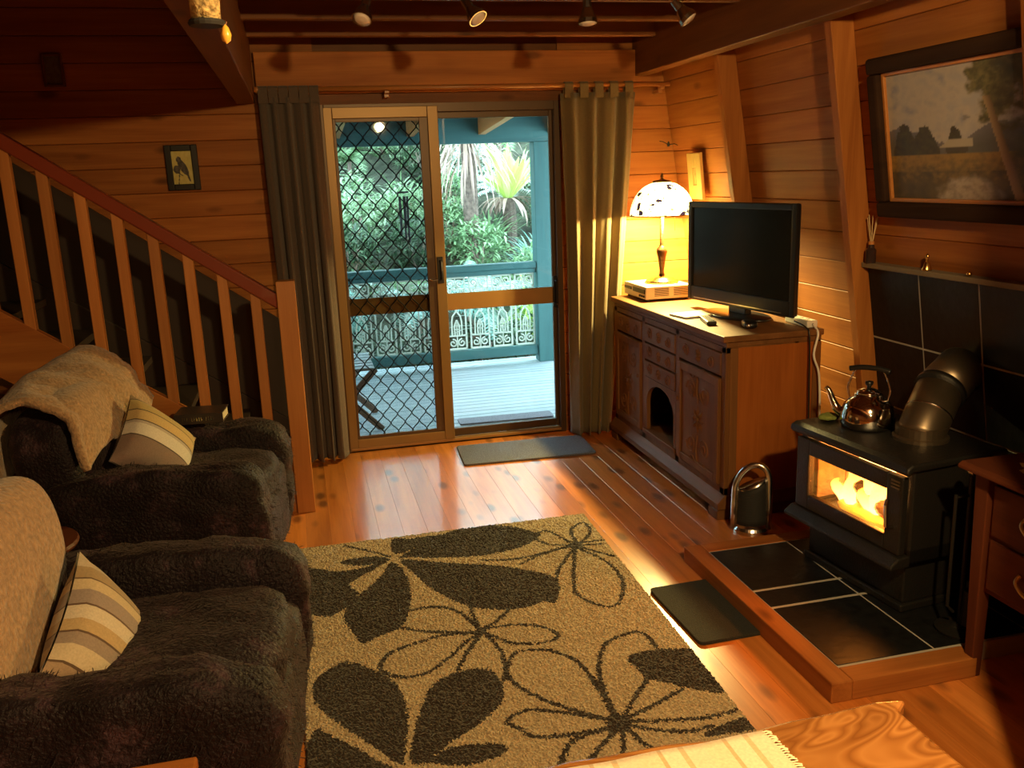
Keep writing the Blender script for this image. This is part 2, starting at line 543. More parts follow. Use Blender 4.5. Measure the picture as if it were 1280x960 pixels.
# tiled fire wall: tiles on a backing, with a ledge
tw = struct('trim_1')
def wall_slab(y0, y1, z0, z1, o0, o1):
    return MB().hexa([(xw(z0, o1), y0, z0), (xw(z0, o0), y0, z0), (xw(z0, o0), y1, z0), (xw(z0, o1), y1, z0),
                      (xw(z1, o1), y0, z1), (xw(z1, o0), y0, z1), (xw(z1, o0), y1, z1), (xw(z1, o1), y1, z1)])
wall_slab(1.42, 3.398, 0.0, 1.20, 0.001, 0.0285).build('tile_backing', M['grout'], tw)
rows = [(0.0, 0.275), (0.283, 0.58), (0.588, 0.885), (0.893, 1.195)]
for z0, z1 in rows:
    y = 3.398
    while y > 1.45:
        wall_slab(max(y - 0.322, 1.42), y, z0, z1, 0.0282, 0.0305).build('tile', M['black_tile'], tw, bevel=0.0015, seg=1)
        y -= 0.330
wall_slab(1.42, 3.398, 1.20, 1.222, 0.001, 0.062).build('ledge', plain('grey_stone', (0.20, 0.16, 0.11), 0.7, bump=0.3), tw, bevel=0.003)

# hearth: raised timber edge with black tiles
he = struct('trim_2')
HZ = 0.07
B((1.565, 2.25, 0.0), (2.46, 3.19, HZ - 0.0035)).build('hearth_bed', M['grout'], he)
B((1.49, 2.17, 0.0), (1.565, 3.27, HZ)).build('timber_edge', M['pineY'], he, bevel=0.004)
B((1.565, 2.17, 0.0), (2.02, 2.25, HZ)).build('timber_edge', M['pineX'], he, bevel=0.004)
B((1.565, 3.19, 0.0), (2.46, 3.27, HZ)).build('timber_edge', M['pineX'], he, bevel=0.004)
xs = [(1.568, 1.925), (1.932, 2.30), (2.307, 2.455)]
ys = [(2.262, 2.662), (2.678, 2.800), (2.816, 3.182)]
for a, b in xs:
    for c, d in ys:
        B((a, c, HZ - 0.0038), (b, d, HZ - 0.001)).build('tile', M['black_tile'], he, bevel=0.0015, seg=1)

# ================================================================ SLIDING DOOR
door = struct('door_1')
fm = MB()
fm.box((0.17, YB - 0.02, 0.0), (0.205, YB + 0.11, 2.075))
fm.box((1.565, YB - 0.02, 0.0), (1.60, YB + 0.11, 2.075))
fm.box((0.205, YB - 0.02, 2.02), (1.565, YB + 0.11, 2.075))
fm.build('door_frame', M['bronze'], door, bevel=0.003)
tr = MB()
for y in (5.345, 5.385, 5.425):
    tr.box((0.205, y, 0.0), (1.565, y + 0.028, 0.026))
tr.box((0.205, 5.345, 0.0), (1.565, 5.47, 0.012))
tr.build('track', M['midrail'], door, bevel=0.002)
# inner security screen on the left
def ring(x0, x1, z0, z1, wl_, wr_, wb2, wt, y0, y1):
    m = MB()
    m.box((x0, y0, z0), (x0 + wl_, y1, z1)); m.box((x1 - wr_, y0, z0), (x1, y1, z1))
    m.box((x0 + wl_, y0, z1 - wt), (x1 - wr_, y1, z1)); m.box((x0 + wl_, y0, z0), (x1 - wr_, y1, z0 + wb2))
    return m
sc = ring(0.20, 0.858, 0.028, 2.055, 0.05, 0.062, 0.055, 0.062, 5.338, 5.372).build('security_screen', M['gold_frame'], door, bevel=0.003)
ring(0.25, 0.796, 0.083, 1.993, 0.016, 0.05, 0.02, 0.02, 5.345, 5.368).build('inner_frame', M['bronze'], sc, bevel=0.002)
gm = MB()
gx0, gx1, gz0, gz1, gw, gh = 0.262, 0.75, 0.10, 1.976, 0.089, 0.111
k = 0
x = gx0
while x < gx1 + gw / 4:
    pts = []
    n = 136
    for i in range(n + 1):
        z = gz0 + (gz1 - gz0) * i / n
        cx = math.cos(2 * PI * z / gh)
        xx = x + (1 if k % 2 else -1) * gw / 4 * (0.8 * cx + 0.2 * cx ** 3)
        pts.append((min(max(xx, gx0 - .004), gx1 + .004), 5.356, z))
    gm.tube(pts, 0.0034, 4, cap=False)
    x += gw / 2; k += 1
gm.build('diamond_grille', M['grille'], sc)
FM = glass_mat('fly_mesh', (.72, .74, .74), .12)
B((0.262, 5.3635, 0.10), (0.75, 5.3645, 1.976)).build('fly_mesh', FM, sc)
hd = MB()
hd.box((0.804, 5.322, 1.02), (0.84, 5.338, 1.18))
hd.tube([(0.822, 5.322, 1.155), (0.822, 5.290, 1.15), (0.822, 5.285, 1.10), (0.822, 5.290, 1.05), (0.822, 5.322, 1.045)], 0.008, 8)
hd.build('handle', M['black_plastic'], sc, bevel=0.003)
MB().tube([(0.80, 5.33, 1.045), (0.77, 5.33, 1.04), (0.755, 5.33, 1.05)], 0.005, 6).build('latch', M['chrome'], sc)
# outer glazed panels
def glazed(x0, x1, y0, y1, sl, sr):
    p = ring(x0, x1, 0.03, 2.03, sl, sr, 0.05, 0.045, y0, y1).build('glass_panel', M['bronze'], door, bevel=0.003)
    B((x0 + sl, y0, 0.842), (x1 - sr, y1, 0.945)).build('midrail', M['midrail'], p, bevel=0.004)
    yc = (y0 + y1) / 2
    B((x0 + sl, yc - .003, 0.945), (x1 - sr, yc + .003, 1.985)).build('pane', M['glass'], p)
    B((x0 + sl, yc - .003, 0.08), (x1 - sr, yc + .003, 0.842)).build('pane', M['glass'], p)
    return p
glazed(0.205, 0.87, 5.426, 5.450, 0.05, 0.05)
gp = glazed(0.80, 1.565, 5.386, 5.412, 0.05, 0.022)
B((1.540, 5.362, 0.815), (1.578, 5.386, 1.015)).build('lock', M['black_plastic'], gp, bevel=0.006)
MB().tube([(1.556, 5.364, 0.99), (1.556, 5.335, 0.985), (1.556, 5.335, 0.845), (1.556, 5.364, 0.84)], 0.008, 8).build('pull_handle', M['black_plastic'], gp)

# curtain rod and curtains
rod = thing('curtain_rod', 'long pale timber curtain rod above the sliding door', 'curtain rod', (1.05, 5.255, 2.148))
MB().tube([(-1.19, 0, 0), (1.225, 0, 0)], 0.0145, 16).build('rod', M['railX'], rod, smooth=True)
MB().lathe([(0.0, -.02), (0.018, -.012), (0.022, 0), (0.018, .012), (0.0, .02)], n=16).build('finial', M['railX'], rod, smooth=True, loc=(-1.195, 0, 0))
for x in (0.53 - 1.05 + .03, 2.22 - 1.05):
    m = MB(); m.box((x - .014, 0.012, -.05), (x + .014, 0.105, -.03)); m.box((x - .014, -.02, -.03), (x + .014, .02, -.0145))
    m.build('bracket', M['railY'], rod, bevel=0.003)

def curtain(name, label, x0, x1, bx0, bx1, ztop, zbot, mat, folds, flare, seed, ntab):
    t = thing(name, label, 'curtain', ((x0 + x1) / 2, 5.255, 0))
    xc = (x0 + x1) / 2
    r = random.Random(seed)
    ph = [r.uniform(0, 6) for _ in range(4)]
    def fn(u, v):
        z = ztop + (zbot - ztop) * v
        a = x0 + (bx0 - x0) * v; b = x1 + (bx1 - x1) * v
        am = 0.020 + 0.024 * v
        uu = u + 0.012 * math.sin(5 * v + ph[0])
        x = a + (b - a) * u + 0.010 * math.sin(2 * PI * folds * 2 * uu + ph[1]) * v
        y = am * (math.sin(2 * PI * folds * uu + ph[2]) + 0.35 * math.sin(2 * PI * folds * 1.7 * uu + ph[3] + 1.2 * v)) - flare * v
        return (x - xc, y, z)
    MB().grid(fn, folds * 14, 40).build('cloth', mat, t, smooth=True, solid=0.004)
    for i in range(ntab):
        u = (i + 0.5) / ntab
        x = x0 + (x1 - x0) * u - xc
        w = 0.026
        prof = []
        for q in range(13):
            an = PI * q / 12
            prof.append((-0.019 * math.cos(an), 2.148 + 0.019 * math.sin(an)))
        prof = [(-0.019, ztop - 0.03)] + prof + [(0.019, ztop - 0.03)]
        m = MB()
        vs, fs = [], []
        for yy, zz in prof:
            vs += [(x - w, yy, zz), (x + w, yy, zz)]
        for j in range(len(prof) - 1):
            fs.append((2 * j, 2 * j + 1, 2 * j + 3, 2 * j + 2))
        m.add(vs, fs)
        m.build('tab', mat, t, solid=0.003)
    return t
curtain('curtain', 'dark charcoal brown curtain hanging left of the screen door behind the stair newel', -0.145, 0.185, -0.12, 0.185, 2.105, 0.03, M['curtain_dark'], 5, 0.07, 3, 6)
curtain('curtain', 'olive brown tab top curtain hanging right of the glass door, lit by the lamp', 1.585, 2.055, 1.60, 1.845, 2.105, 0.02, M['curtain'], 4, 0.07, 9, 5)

# ================================================================ STAIRS
st = thing('staircase', 'orange pine staircase rising to the left with red topped handrail', 'staircase', (-0.08, 4.445, 0))
def L(x, y, z): return (x + 0.08, y - 4.445, z)
sx0, sx1 = -0.125, -2.55
def top(x): return 0.644 + 0.7135 * (-0.664 - x)
zb = 0.336
poly = [(sx0 + .08, top(sx0)), (sx0 + .08, 0.0), (top(0) and -0.24 + .08, 0.0), (sx1 + .08, top(sx1) - zb), (sx1 + .08, top(sx1))]
MB().prism(poly, -0.022, 0.022, 'Y').build('stringer', M['pineX'], st, bevel=0.003)
DKS = plain('dark_brown_stair', (.030, .016, .010), .6)  # very dark brown for the wall-side stringer and the treads
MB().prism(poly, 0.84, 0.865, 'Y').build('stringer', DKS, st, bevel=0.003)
MB().prism([(-.02, top(-.10) - .02), (-.02, top(-.10) + .60), (sx1 + .08, top(sx1) + .62), (sx1 + .08, top(sx1) - .02)], .865, .885, 'Y').build('wall_panel', plain('dark_brown_panel', (.030, .016, .010), .6), st)  # very dark brown board on the wall, following the stair slope
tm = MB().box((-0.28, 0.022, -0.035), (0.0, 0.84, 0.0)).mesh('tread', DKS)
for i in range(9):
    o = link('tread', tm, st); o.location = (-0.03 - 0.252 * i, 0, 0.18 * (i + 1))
def rail(x): return 1.122 + 0.711 * (-0.117 - x)
hp = lambda d0, d1: [(-0.125 + .08, rail(-0.125) - d0), (-0.125 + .08, rail(-0.125) - d1), (sx1 + .08, rail(sx1) - d1), (sx1 + .08, rail(sx1) - d0)]
MB().prism(hp(0.0, 0.075), -0.036, 0.036, 'Y').build('handrail', M['redrail'], st, bevel=0.008)
B((-0.045, -0.045, 0), (0.045, 0.045, 1.188)).build('newel_post', M['railZ'], st, bevel=0.004)
for i in range(10):
    x = -0.226 - 0.1435 * i
    MB().prism([(x + .08 - .024, top(x - .024) - 0.02), (x + .08 + .024, top(x + .024) - 0.02), (x + .08 + .024, rail(x + .024) - 0.06), (x + .08 - .024, rail(x - .024) - 0.06)],
               -0.020, 0.020, 'Y').build('baluster', M['railZ'], st, bevel=0.003, seg=1)

# cupboard under the stairs
cu = thing('cupboard', 'low brown wooden cupboard under the stairs behind the far armchair', 'cupboard', (-1.72, 4.72, 0))
B((-.40, -.18, 0.0), (.40, .18, .74)).build('carcass', M['beamZ'], cu, bevel=0.006)
B((-.41, -.19, .74), (.41, .19, .765)).build('top', M['beamX'], cu, bevel=0.004)
for x in (-.2, .2):
    d = B((x - .19, -.198, .06), (x + .19, -.181, .72)).build('door', M['mahogZ'], cu, bevel=0.004)
    MB().lathe([(0, 0), (.012, .004), (.012, .014), (0, .02)], n=12).build('knob', M['brass'], d, loc=(x * .2, -.20, .42), rot=(PI / 2, 0, 0))

# ================================================================ CABINET
cab = thing('sideboard', 'carved oak sideboard with arched niche, carrying the television and lamp', 'sideboard', (1.86, 4.38, 0))
# local: x into the wall (0..0.49), y -0.74..0.74 (near end negative), front face at x=0
Y0, Y1, XB, ZT = -0.74, 0.74, 0.485, 0.895
b = MB()
b.box((0.02, Y0, 0.06), (XB, Y0 + 0.025, ZT - 0.03)); b.box((0.02, Y1 - 0.025, 0.06), (XB, Y1, ZT - 0.03))
b.box((XB - 0.02, Y0, 0.06), (XB, Y1, ZT - 0.03)); b.box((0.02, Y0, 0.06), (XB, Y1, 0.09))
b.box((0.35, Y0, 0.09), (0.37, Y1, ZT - 0.03))
b.build('carcass', M['oakZ'], cab, bevel=0.003)
B((-0.022, Y0 - 0.018, ZT - 0.03), (XB + 0.005, Y1 + 0.018, ZT)).build('top', M['oakY'], cab, bevel=0.006)
B((0.0, Y0 - 0.004, ZT - 0.055), (XB, Y1 + 0.004, ZT - 0.03)).build('cornice', M['oakY'], cab, bevel=0.004)
# face frame
f = MB()
yA, yB_ = -0.20, 0.27            # column boundaries (near column, middle, far column)
for y in (Y0, yA - 0.022, yB_ - 0.022, Y1 - 0.045):
    f.box((0.0, y, 0.12), (0.03, y + 0.045, ZT - 0.055))
f.box((0.0, Y0, ZT - 0.085), (0.03, Y1, ZT - 0.055)); f.box((0.0, Y0, 0.12), (0.03, Y1, 0.16))
f.build('face_frame', M['oakZ'], cab, bevel=0.003)
# end panel moulding
for q in (0.02, XB - 0.04): B((q, Y0 - 0.006, 0.12), (q + .04, Y0, ZT - 0.06)).build('end_stile', M['oakZ'], cab, bevel=0.003)
B((0.06, Y0 - 0.002, 0.12), (XB - 0.04, Y0 + 0.0, ZT - 0.06)).build('end_panel', wood('red_pine_panel', (.25, .070, .012), (.37, .115, .024), 'Z', .5, False, var=.05), cab)
# plinth moulding and feet
MB().prism([(-0.035, 0.055), (XB, 0.055), (XB, 0.125), (0.0, 0.125), (-0.012, 0.112), (-0.035, 0.085)], Y0 - 0.012, Y1 + 0.012, 'Y').build('plinth_moulding', M['oakY'], cab, bevel=0.003)
for y in (Y0, Y1 - 0.10):
    MB().prism([(-0.03, 0.0), (XB, 0.0), (XB, 0.056), (-0.02, 0.056), (-0.03, 0.04)], y, y + 0.10, 'Y').build('foot', M['oakX'], cab, bevel=0.004)
def rosette(m, y, z, r, x=-0.004, n=8):
    for k in range(n):
        a = 2 * PI * k / n
        d = Vector((0, math.cos(a), math.sin(a))); p = Vector((0, -math.sin(a), math.cos(a)))
        c = Vector((x, y, z))
        q = [c + d * r * .15, c + d * r * .6 + p * r * .2, c + d * r, c + d * r * .6 - p * r * .2, c + d * r * .55 + Vector((-0.010, 0, 0))]
        m.add([tuple(v) for v in q], [(0, 1, 4), (1, 2, 4), (2, 3, 4), (3, 0, 4)])
    m.tube([(x + .004, y, z), (x - .012, y, z)], r * .18, 8)
def scroll(m, y, z, r, turns, sgn, x=-0.003, w=0.005):
    pts = []
    for i in range(26):
        t = i / 25
        a = sgn * turns * 2 * PI * t
        rr = r * (1 - 0.85 * t)
        pts.append((x, y + rr * math.cos(a), z + rr * math.sin(a)))
    m.tube(pts, w, 5)
def drawer(y0, y1, z0, z1, name='drawer', ros=True):
    d = B((-0.006, y0, z0), (0.03, y1, z1)).build(name, M['oakY'], cab, bevel=0.004)
    m = MB()
    rosette(m, (y0 + y1) / 2, (z0 + z1) / 2, min(y1 - y0, z1 - z0) * .36, -0.006)
    m.build('carved_rosette', M['oakZ'], d)
    for s in (-1, 1):
        if y1 - y0 > 0.3:
            m = MB(); scroll(m, (y0 + y1) / 2 + s * (y1 - y0) * .3, (z0 + z1) / 2, .035, 1.5, s, -0.007)
            m.build('carved_scroll', M['oakZ'], d)
    return d
def carved_door(y0, y1, z0, z1):
    d = B((-0.004, y0, z0), (0.026, y1, z1)).build('door', M['oakZ'], cab, bevel=0.003)
    m = MB()
    w = 0.04
    m.box((-0.014, y0, z0), (-0.004, y0 + w, z1)); m.box((-0.014, y1 - w, z0), (-0.004, y1, z1))
    m.box((-0.014, y0 + w, z0), (-0.004, y1 - w, z0 + w)); m.box((-0.014, y0 + w, z1 - w), (-0.004, y1 - w, z1))
    m.build('door_frame', M['oakZ'], d, bevel=0.004)
    c = MB()
    yc, zc = (y0 + y1) / 2, (z0 + z1) / 2
    rosette(c, yc, zc, .075, -0.004)
    c.build('carved_rosette', M['oakZ'], d)
    for sz in (-1, 1):
        for sy in (-1, 1):
            c = MB()
            scroll(c, yc + sy * .075, zc + sz * .14, .055, 1.6, sy * sz, -0.004, .006)
            scroll(c, yc + sy * .06, zc + sz * .235, .035, 1.4, -sy * sz, -0.004, .005)
            c.build('carved_scroll', M['oakZ'], d)
        c = MB(); c.tube([(-0.004, yc, zc + sz * .08), (-0.006, yc + .012, zc + sz * .16), (-0.004, yc, zc + sz * .26)], .006, 5)
        c.build('carved_stem', M['oakZ'], d)
    kz = z0 + (z1 - z0) * .62
    MB().lathe([(0, 0), (.011, .003), (.012, .012), (0, .018)], n=10).build('knob', M['oakY'], d, loc=(-0.013, y0 + .02 if y0 > 0 else y1 - .02, kz), rot=(0, -PI / 2, 0))
    return d
drawer(Y0 + .047, yA - .024, .70, .805); drawer(yB_ + .025, Y1 - .047, .70, .805)
drawer(yA + .025, yB_ - .024, .705, .805)
carved_door(Y0 + .047, yA - .024, .165, .685); carved_door(yB_ + .025, Y1 - .047, .165, .685)
drawer(yA + .025, yB_ - .024, .605, .695); drawer(yA + .025, yB_ - .024, .505, .595)
# arched niche: spandrel board with an arch cut
ya, yb, z0, z1 = yA + .023, yB_ - .023, .165, .50
arc = []
yc, rr, zs = (ya + yb) / 2, (yb - ya) / 2 - .025, .36
top_, bot_ = [], []
N = 16
m = MB()
pr = [(yc + rr * math.cos(PI * i / N), zs + .115 * math.sin(PI * i / N)) for i in range(N + 1)]
vs, fs = [], []
for (y, z) in pr:
    vs += [(0.0, y, z), (0.022, y, z), (0.0, y, z1), (0.022, y, z1)]
for i in range(N):
    a, c = 4 * i, 4 * (i + 1)
    fs += [(a, c, c + 2, a + 2), (a + 1, a + 3, c + 3, c + 1), (a, a + 1, c + 1, c), (a + 2, c + 2, c + 3, a + 3)]
m.add(vs, fs)
for (p, q) in ((ya, yc - rr), (yc + rr, yb)):
    m.box((0.0, p, z0), (0.022, q, z1))
m.build('niche_arch', M['oakZ'], cab)
B((-0.012, ya - .01, .165), (0.33, yb + .01, .19)).build('niche_shelf', M['oakY'], cab, bevel=0.003)
B((0.33, ya, .16), (0.34, yb, .50)).build('niche_back', M['beamZ'], cab)

# ================================================================ TELEVISION
tv = thing('television', 'large black flat television standing on the carved sideboard beside the lamp', 'television', (2.167, 4.135, ZT), rad(-80.1))
# local x: along the screen (far -0.44 .. near 0.44); front faces local -y
m = MB(); m.box((-.42, -.0, .045), (.42, .035, .575))
m.box((-.24, .035, .14), (.20, .065, .48))
m.build('housing', M['black_plastic'], tv, bevel=0.01)
ring(-.42, .44, .045, .575, .030, .030, .075, .030, -.014, .0).build('bezel', M['black_plastic'], tv, bevel=0.004)
B((-.39, -.004, .12), (.39, .0005, .545)).build('screen', M['tv_screen'], tv)
B((-.36, -.017, .058), (.36, -.013, .064)).build('trim_strip', M['chrome'], tv)
MB().box((-.07, .0, .012), (.07, .04, .08)).build('stand_neck', M['black_plastic'], tv, bevel=0.006)
MB().lathe([(.0, 0), (.97, 0), (1, .3), (.95, .85), (.6, 1), (0, 1)], n=36).build('stand_base', M['black_plastic'], tv, smooth=True)
o = [c for c in tv.children if c.name.startswith('stand_base')][0]; o.scale = (.24, .12, .014); o.location = (0.0, -.0, 0)

# ================================================================ SET-TOP BOX, LAMP
sb = thing('video_recorder', 'silver video recorder under the lit table lamp on the sideboard', 'video recorder', (2.08, 4.975, ZT))
B((-.145, -.175, .012), (.145, .175, .088)).build('case', M['silver'], sb, bevel=0.005)
m = MB(); m.box((-.150, -.165, .045), (-.144, .02, .072)); m.box((-.150, .05, .05), (-.144, .165, .066))
m.build('front_slot', M['black_plastic'], sb, bevel=0.002)
for y in (-.15, -.12, -.09): MB().tube([(-.142, y, .03), (-.153, y, .03)], .007, 10).build('button', M['black_plastic'], sb)
m = MB()
for gx in (-.09, .03):
    for i in range(7):
        m.box((gx, -.1765, .03 + i * .007), (gx + .09, -.1745, .033 + i * .007))
m.build('vent', M['black_plastic'], sb)
for sx in (-.12, .12):
    for sy in (-.15, .15): MB().tube([(sx, sy, 0), (sx, sy, .013)], .012, 10).build('foot', M['black_plastic'], sb)

lp = thing('table_lamp', 'lit stained glass table lamp with bronze base on the silver box', 'lamp', (2.098, 4.95, ZT + .088))
MB().lathe([(0, 0), (.095, 0), (.10, .008), (.092, .018), (.075, .022), (.07, .03), (.045, .036), (.02, .045), (0, .045)], n=32).build('base', M['brass'], lp, smooth=True)
bz = plain('aged_bronze', (0.13, 0.065, 0.025), 0.35, 0.8, bump=0.3, bscale=60)
MB().lathe([(0, .044), (.018, .046), (.013, .07), (.017, .10), (.024, .15), (.033, .185), (.030, .205), (.018, .215), (.012, .23), (.012, .40), (0, .40)], n=24).build('stem', bz, lp, smooth=True)
def shade_mat():
    m, nt, b = new_mat('stained_glass_shade')
    nt.nodes.remove(b)
    out = nt.nodes['Material Output']
    tc = nt.nodes.new('ShaderNodeTexCoord')
    vo = nt.nodes.new('ShaderNodeTexVoronoi'); vo.inputs['Scale'].default_value = 42
    nt.links.new(tc.outputs['Object'], vo.inputs['Vector'])
    sp = nt.nodes.new('ShaderNodeSeparateColor'); nt.links.new(vo.outputs['Color'], sp.inputs[0])
    c = ramp(nt, sp.outputs[0], [(0, (1, .93, .70)), (.45, (1, .97, .85)), (.72, (1, .86, .42)), (.86, (.006, .004, .014)), (.94, (1, .95, .8))], 'CONSTANT')
    ed = nt.nodes.new('ShaderNodeTexVoronoi'); ed.feature = 'DISTANCE_TO_EDGE'; ed.inputs['Scale'].default_value = 42
    nt.links.new(tc.outputs['Object'], ed.inputs['Vector'])
    le = ramp(nt, ed.outputs[0], [(.025, (.003, .002, .001)), (.06, (1, 1, 1))])
    cc = mixc(nt, 1.0, c, le, 'MULTIPLY')
    tl = nt.nodes.new('ShaderNodeBsdfTranslucent'); nt.links.new(mixc(nt, 1.0, cc, (.09, .09, .09), 'MULTIPLY'), tl.inputs[0])
    em = nt.nodes.new('ShaderNodeEmission'); nt.links.new(cc, em.inputs[0]); em.inputs[1].default_value = 0.7
    ad = nt.nodes.new('ShaderNodeAddShader')
    nt.links.new(tl.outputs[0], ad.inputs[0]); nt.links.new(em.outputs[0], ad.inputs[1])
    nt.links.new(ad.outputs[0], out.inputs[0])
    return m
prof = []
for i in range(15):
    a = (PI / 2) * i / 14
    prof.append((.188 * math.cos(a) ** .8 if i < 14 else .04, .40 + .19 * math.sin(a) ** 1.1))
prof[-1] = (.045, .592)
m = MB()
vs, fs = [], []
n = 40
for r, z in prof:
    for k in range(n): vs.append((r * math.cos(2 * PI * k / n), r * math.sin(2 * PI * k / n), z))
for i in range(len(prof) - 1):
    for k in range(n): fs.append((i * n + k, i * n + (k + 1) % n, (i + 1) * n + (k + 1) % n, (i + 1) * n + k))
m.add(vs, fs)
sh = m.build('shade', shade_mat(), lp, smooth=True)
m = MB(); m.tube([(.188 * math.cos(2 * PI * k / 40), .188 * math.sin(2 * PI * k / 40), .400) for k in range(41)], .004, 6, cap=False)
m.build('shade_rim', bz, sh)
MB().lathe([(0, .588), (.058, .588), (.05, .598), (.015, .604), (.006, .612), (.010, .622), (.004, .636), (0, .645)], n=20).build('finial', bz, lp, smooth=True)
MB().lathe([(0, .42), (.02, .425), (.028, .45), (.02, .475), (0, .48)], n=16).build('bulb', emissive('lit_bulb', (1, .75, .4), 20), lp, smooth=True)
MB().tube([(.06, -.05, .40), (.06, -.05, .31)], .0015, 5).build('pull_chain', M['brass'], lp)
lamp('table_lamp_light', (2.098 + .035, 4.95 - .02, ZT + .088 + .436), TABLE_LAMP_POWER, (1.0, .76, .25), 0.03)

# remote, booklet, power board and cables on the sideboard
gc = thing('speaker_puck', 'small black rounded speaker by the near end of the television foot', 'speaker', (2.06, 3.80, ZT), rad(-20))
puff('body', M['black_plastic'], gc, (0, 0, .018), (.07, .13, .036), 3, 10)
puff('lens', M['chrome'], gc, (-.012, -.058, .018), (.022, .018, .022), 2.2, 6)
rm = thing('remote_control', 'black remote control lying flat on the sideboard left of the television foot', 'remote control', (1.95, 4.02, ZT), rad(-14))
B((-.024, -.10, .002), (.024, .10, .020)).build('body', M['black_plastic'], rm, bevel=0.005)
m = MB()
for i in range(7):
    for j in range(3): m.box((-.016 + j * .012, -.08 + i * .022, .020), (-.008 + j * .012, -.07 + i * .022, .0225))
m.build('keys', plain('grey_rubber', (.12, .12, .12), .7), rm)
bk = thing('booklet', 'pale booklet lying on the sideboard behind the black remote control', 'booklet', (1.985, 4.24, ZT), rad(-80))
B((-.075, -.11, .001), (.075, .11, .009)).build('pages', M['white_plastic'], bk)
B((-.076, -.111, .009), (.076, .111, .011)).build('cover', plain('yellowed_cover', (.55, .42, .22), .5), bk)
pw = thing('power_board', 'white power board on the sideboard behind the television\'s near edge', 'power board', (2.31, 3.76, ZT + .001), rad(90))
B((-.10, -.028, 0), (.10, .028, .034)).build('body', M['white_plastic'], pw, bevel=0.006)
for i in range(3):
    m = MB(); x = -.05 + i * .05
    for dx, a in ((-.008, .4), (.008, -.4), (0, 0)):
        m.box((x + dx - .0015, -.006 - (.008 if a == 0 else 0), .0335), (x + dx + .0015, .002 - (.004 if a == 0 else 0), .0348))
    m.build('socket', M['black_plastic'], pw)
MB().tube([(-.101, 0, .017), (-.104, 0, .017)], .004, 8).build('switch', M['black_plastic'], pw)
def hang(o, t):
    # parent o (built in world coordinates) to t without moving it
    o.parent = t
    o.matrix_parent_inverse = (Matrix.Translation(t.location) @ t.rotation_euler.to_matrix().to_4x4()).inverted()
def bez(p, n=24):
    p = [Vector(q) for q in p]; out = []
    for i in range(len(p) - 1):
        a, b, c, d = p[max(i - 1, 0)], p[i], p[i + 1], p[min(i + 2, len(p) - 1)]
        for j in range(n):
            t = j / n
            out.append(0.5 * ((2 * b) + (-a + c) * t + (2 * a - 5 * b + 4 * c - d) * t * t + (-a + 3 * b - 3 * c + d) * t ** 3))
    out.append(p[-1]); return out
o = (MB().tube(bez([(2.31, 3.655, .912), (2.312, 3.615, .875), (2.285, 3.60, .78), (2.31, 3.595, .70), (2.318, 3.59, .60), (2.315, 3.56, .40), (2.36, 3.50, .15), (2.40, 3.46, .012), (2.42, 3.40, .008)], 10), .0055, 8).build('power_cord', M['white_plastic'], smooth=True))
hang(o, pw)
o = (MB().tube(bez([(2.262, 3.74, .92), (2.262, 3.64, .905), (2.262, 3.605, .86), (2.268, 3.60, .6), (2.275, 3.59, .3), (2.30, 3.55, .06), (2.33, 3.50, .008)], 10), .004, 8).build('cable', M['black_plastic'], smooth=True))
hang(o, tv)

# ================================================================ WOOD STOVE
sv = thing('wood_stove', 'black cast iron wood stove with a fire behind glass on the tiled hearth', 'stove', (1.915, 2.76, HZ), rad(6))
# local: front at x=0, body to x=0.40, y -0.30..0.30
SB, ST = .20, .565
b = MB()
b.box((0.02, -.30, SB), (.40, .30, SB + .06)); b.box((0.02, -.30, ST - .03), (.40, .30, ST - .008))
b.box((0.02, -.30, SB), (.40, -.262, ST - .01)); b.box((0.02, .262, SB), (.40, .30, ST - .01)); b.box((.36, -.30, SB), (.40, .30, ST - .01))
b.build('firebox', M['iron'], sv, bevel=0.008)
MB().prism([(-.012, ST - .035), (-.028, ST - .018), (-.02, ST + .0), (.0, ST + .01), (.42, ST + .01), (.42, ST - .015), (0.0, ST - .02)], -.318, .318, 'Y').build('top_plate', M['iron'], sv, bevel=0.012, seg=3)
for y in np.linspace(-.25, .25, 9):
    pass
b = MB(); b.box((.03, -.27, 0.0), (.38, .27, .03)); b.box((.045, -.26, .03), (.37, .26, SB))
b.build('pedestal', M['iron'], sv, bevel=0.006)
MB().prism([(-.055, SB - .01), (.03, SB - .01), (.03, SB + .035), (-.02, SB + .03), (-.055, SB + .005)], -.30, .30, 'Y').build('ash_lip', M['iron'], sv, bevel=0.006)
wy, w0, w1 = .210, .292, .458
d = ring(-.285, .285, .232, ST - .045, .285 - wy, .285 - wy, w0 - .232, ST - .045 - w1, -.0, .03)
dm = MB()
for p in d.v: pass
dm.add([(q[1] - .012, q[0], q[2]) for q in d.v], d.f)
dr = dm.build('door', M['iron'], sv, bevel=0.006)
gl2 = glass_mat('stove_glass', (1.0, .80, .55), .6)
B((-.002, -wy, w0), (.002, wy, w1)).build('door_glass', gl2, dr)
MB().tube([(-.014, -.25, .33), (-.045, -.255, .34), (-.05, -.255, .42), (-.045, -.255, .44)], .008, 8).build('door_handle', M['chrome'], dr)
m = MB()
for i in range(3): m.box((-.016, -.275, .475 + i * .012), (-.011, -.235, .481 + i * .012))
m.build('vent_louvre', M['flue'], dr)
brick = plain('fire_brick', (.42, .26, .16), .9, bump=.5, bscale=40, var=.3)
for k in range(4):
    y = -.26 + k * .13
    B((.335, y + .002, SB + .06), (.36, y + .128, ST - .04)).build('fire_brick', brick, sv, bevel=.003)
for s in (-1, 1):
    for k in range(2):
        B((.06 + k * .14, min(s * .24, s * .262), SB + .06), (.195 + k * .14, max(s * .24, s * .262), ST - .04)).build('fire_brick', brick, sv, bevel=.003)
char = plain('charred_wood', (.03, .018, .012), .9, bump=1, bscale=30)
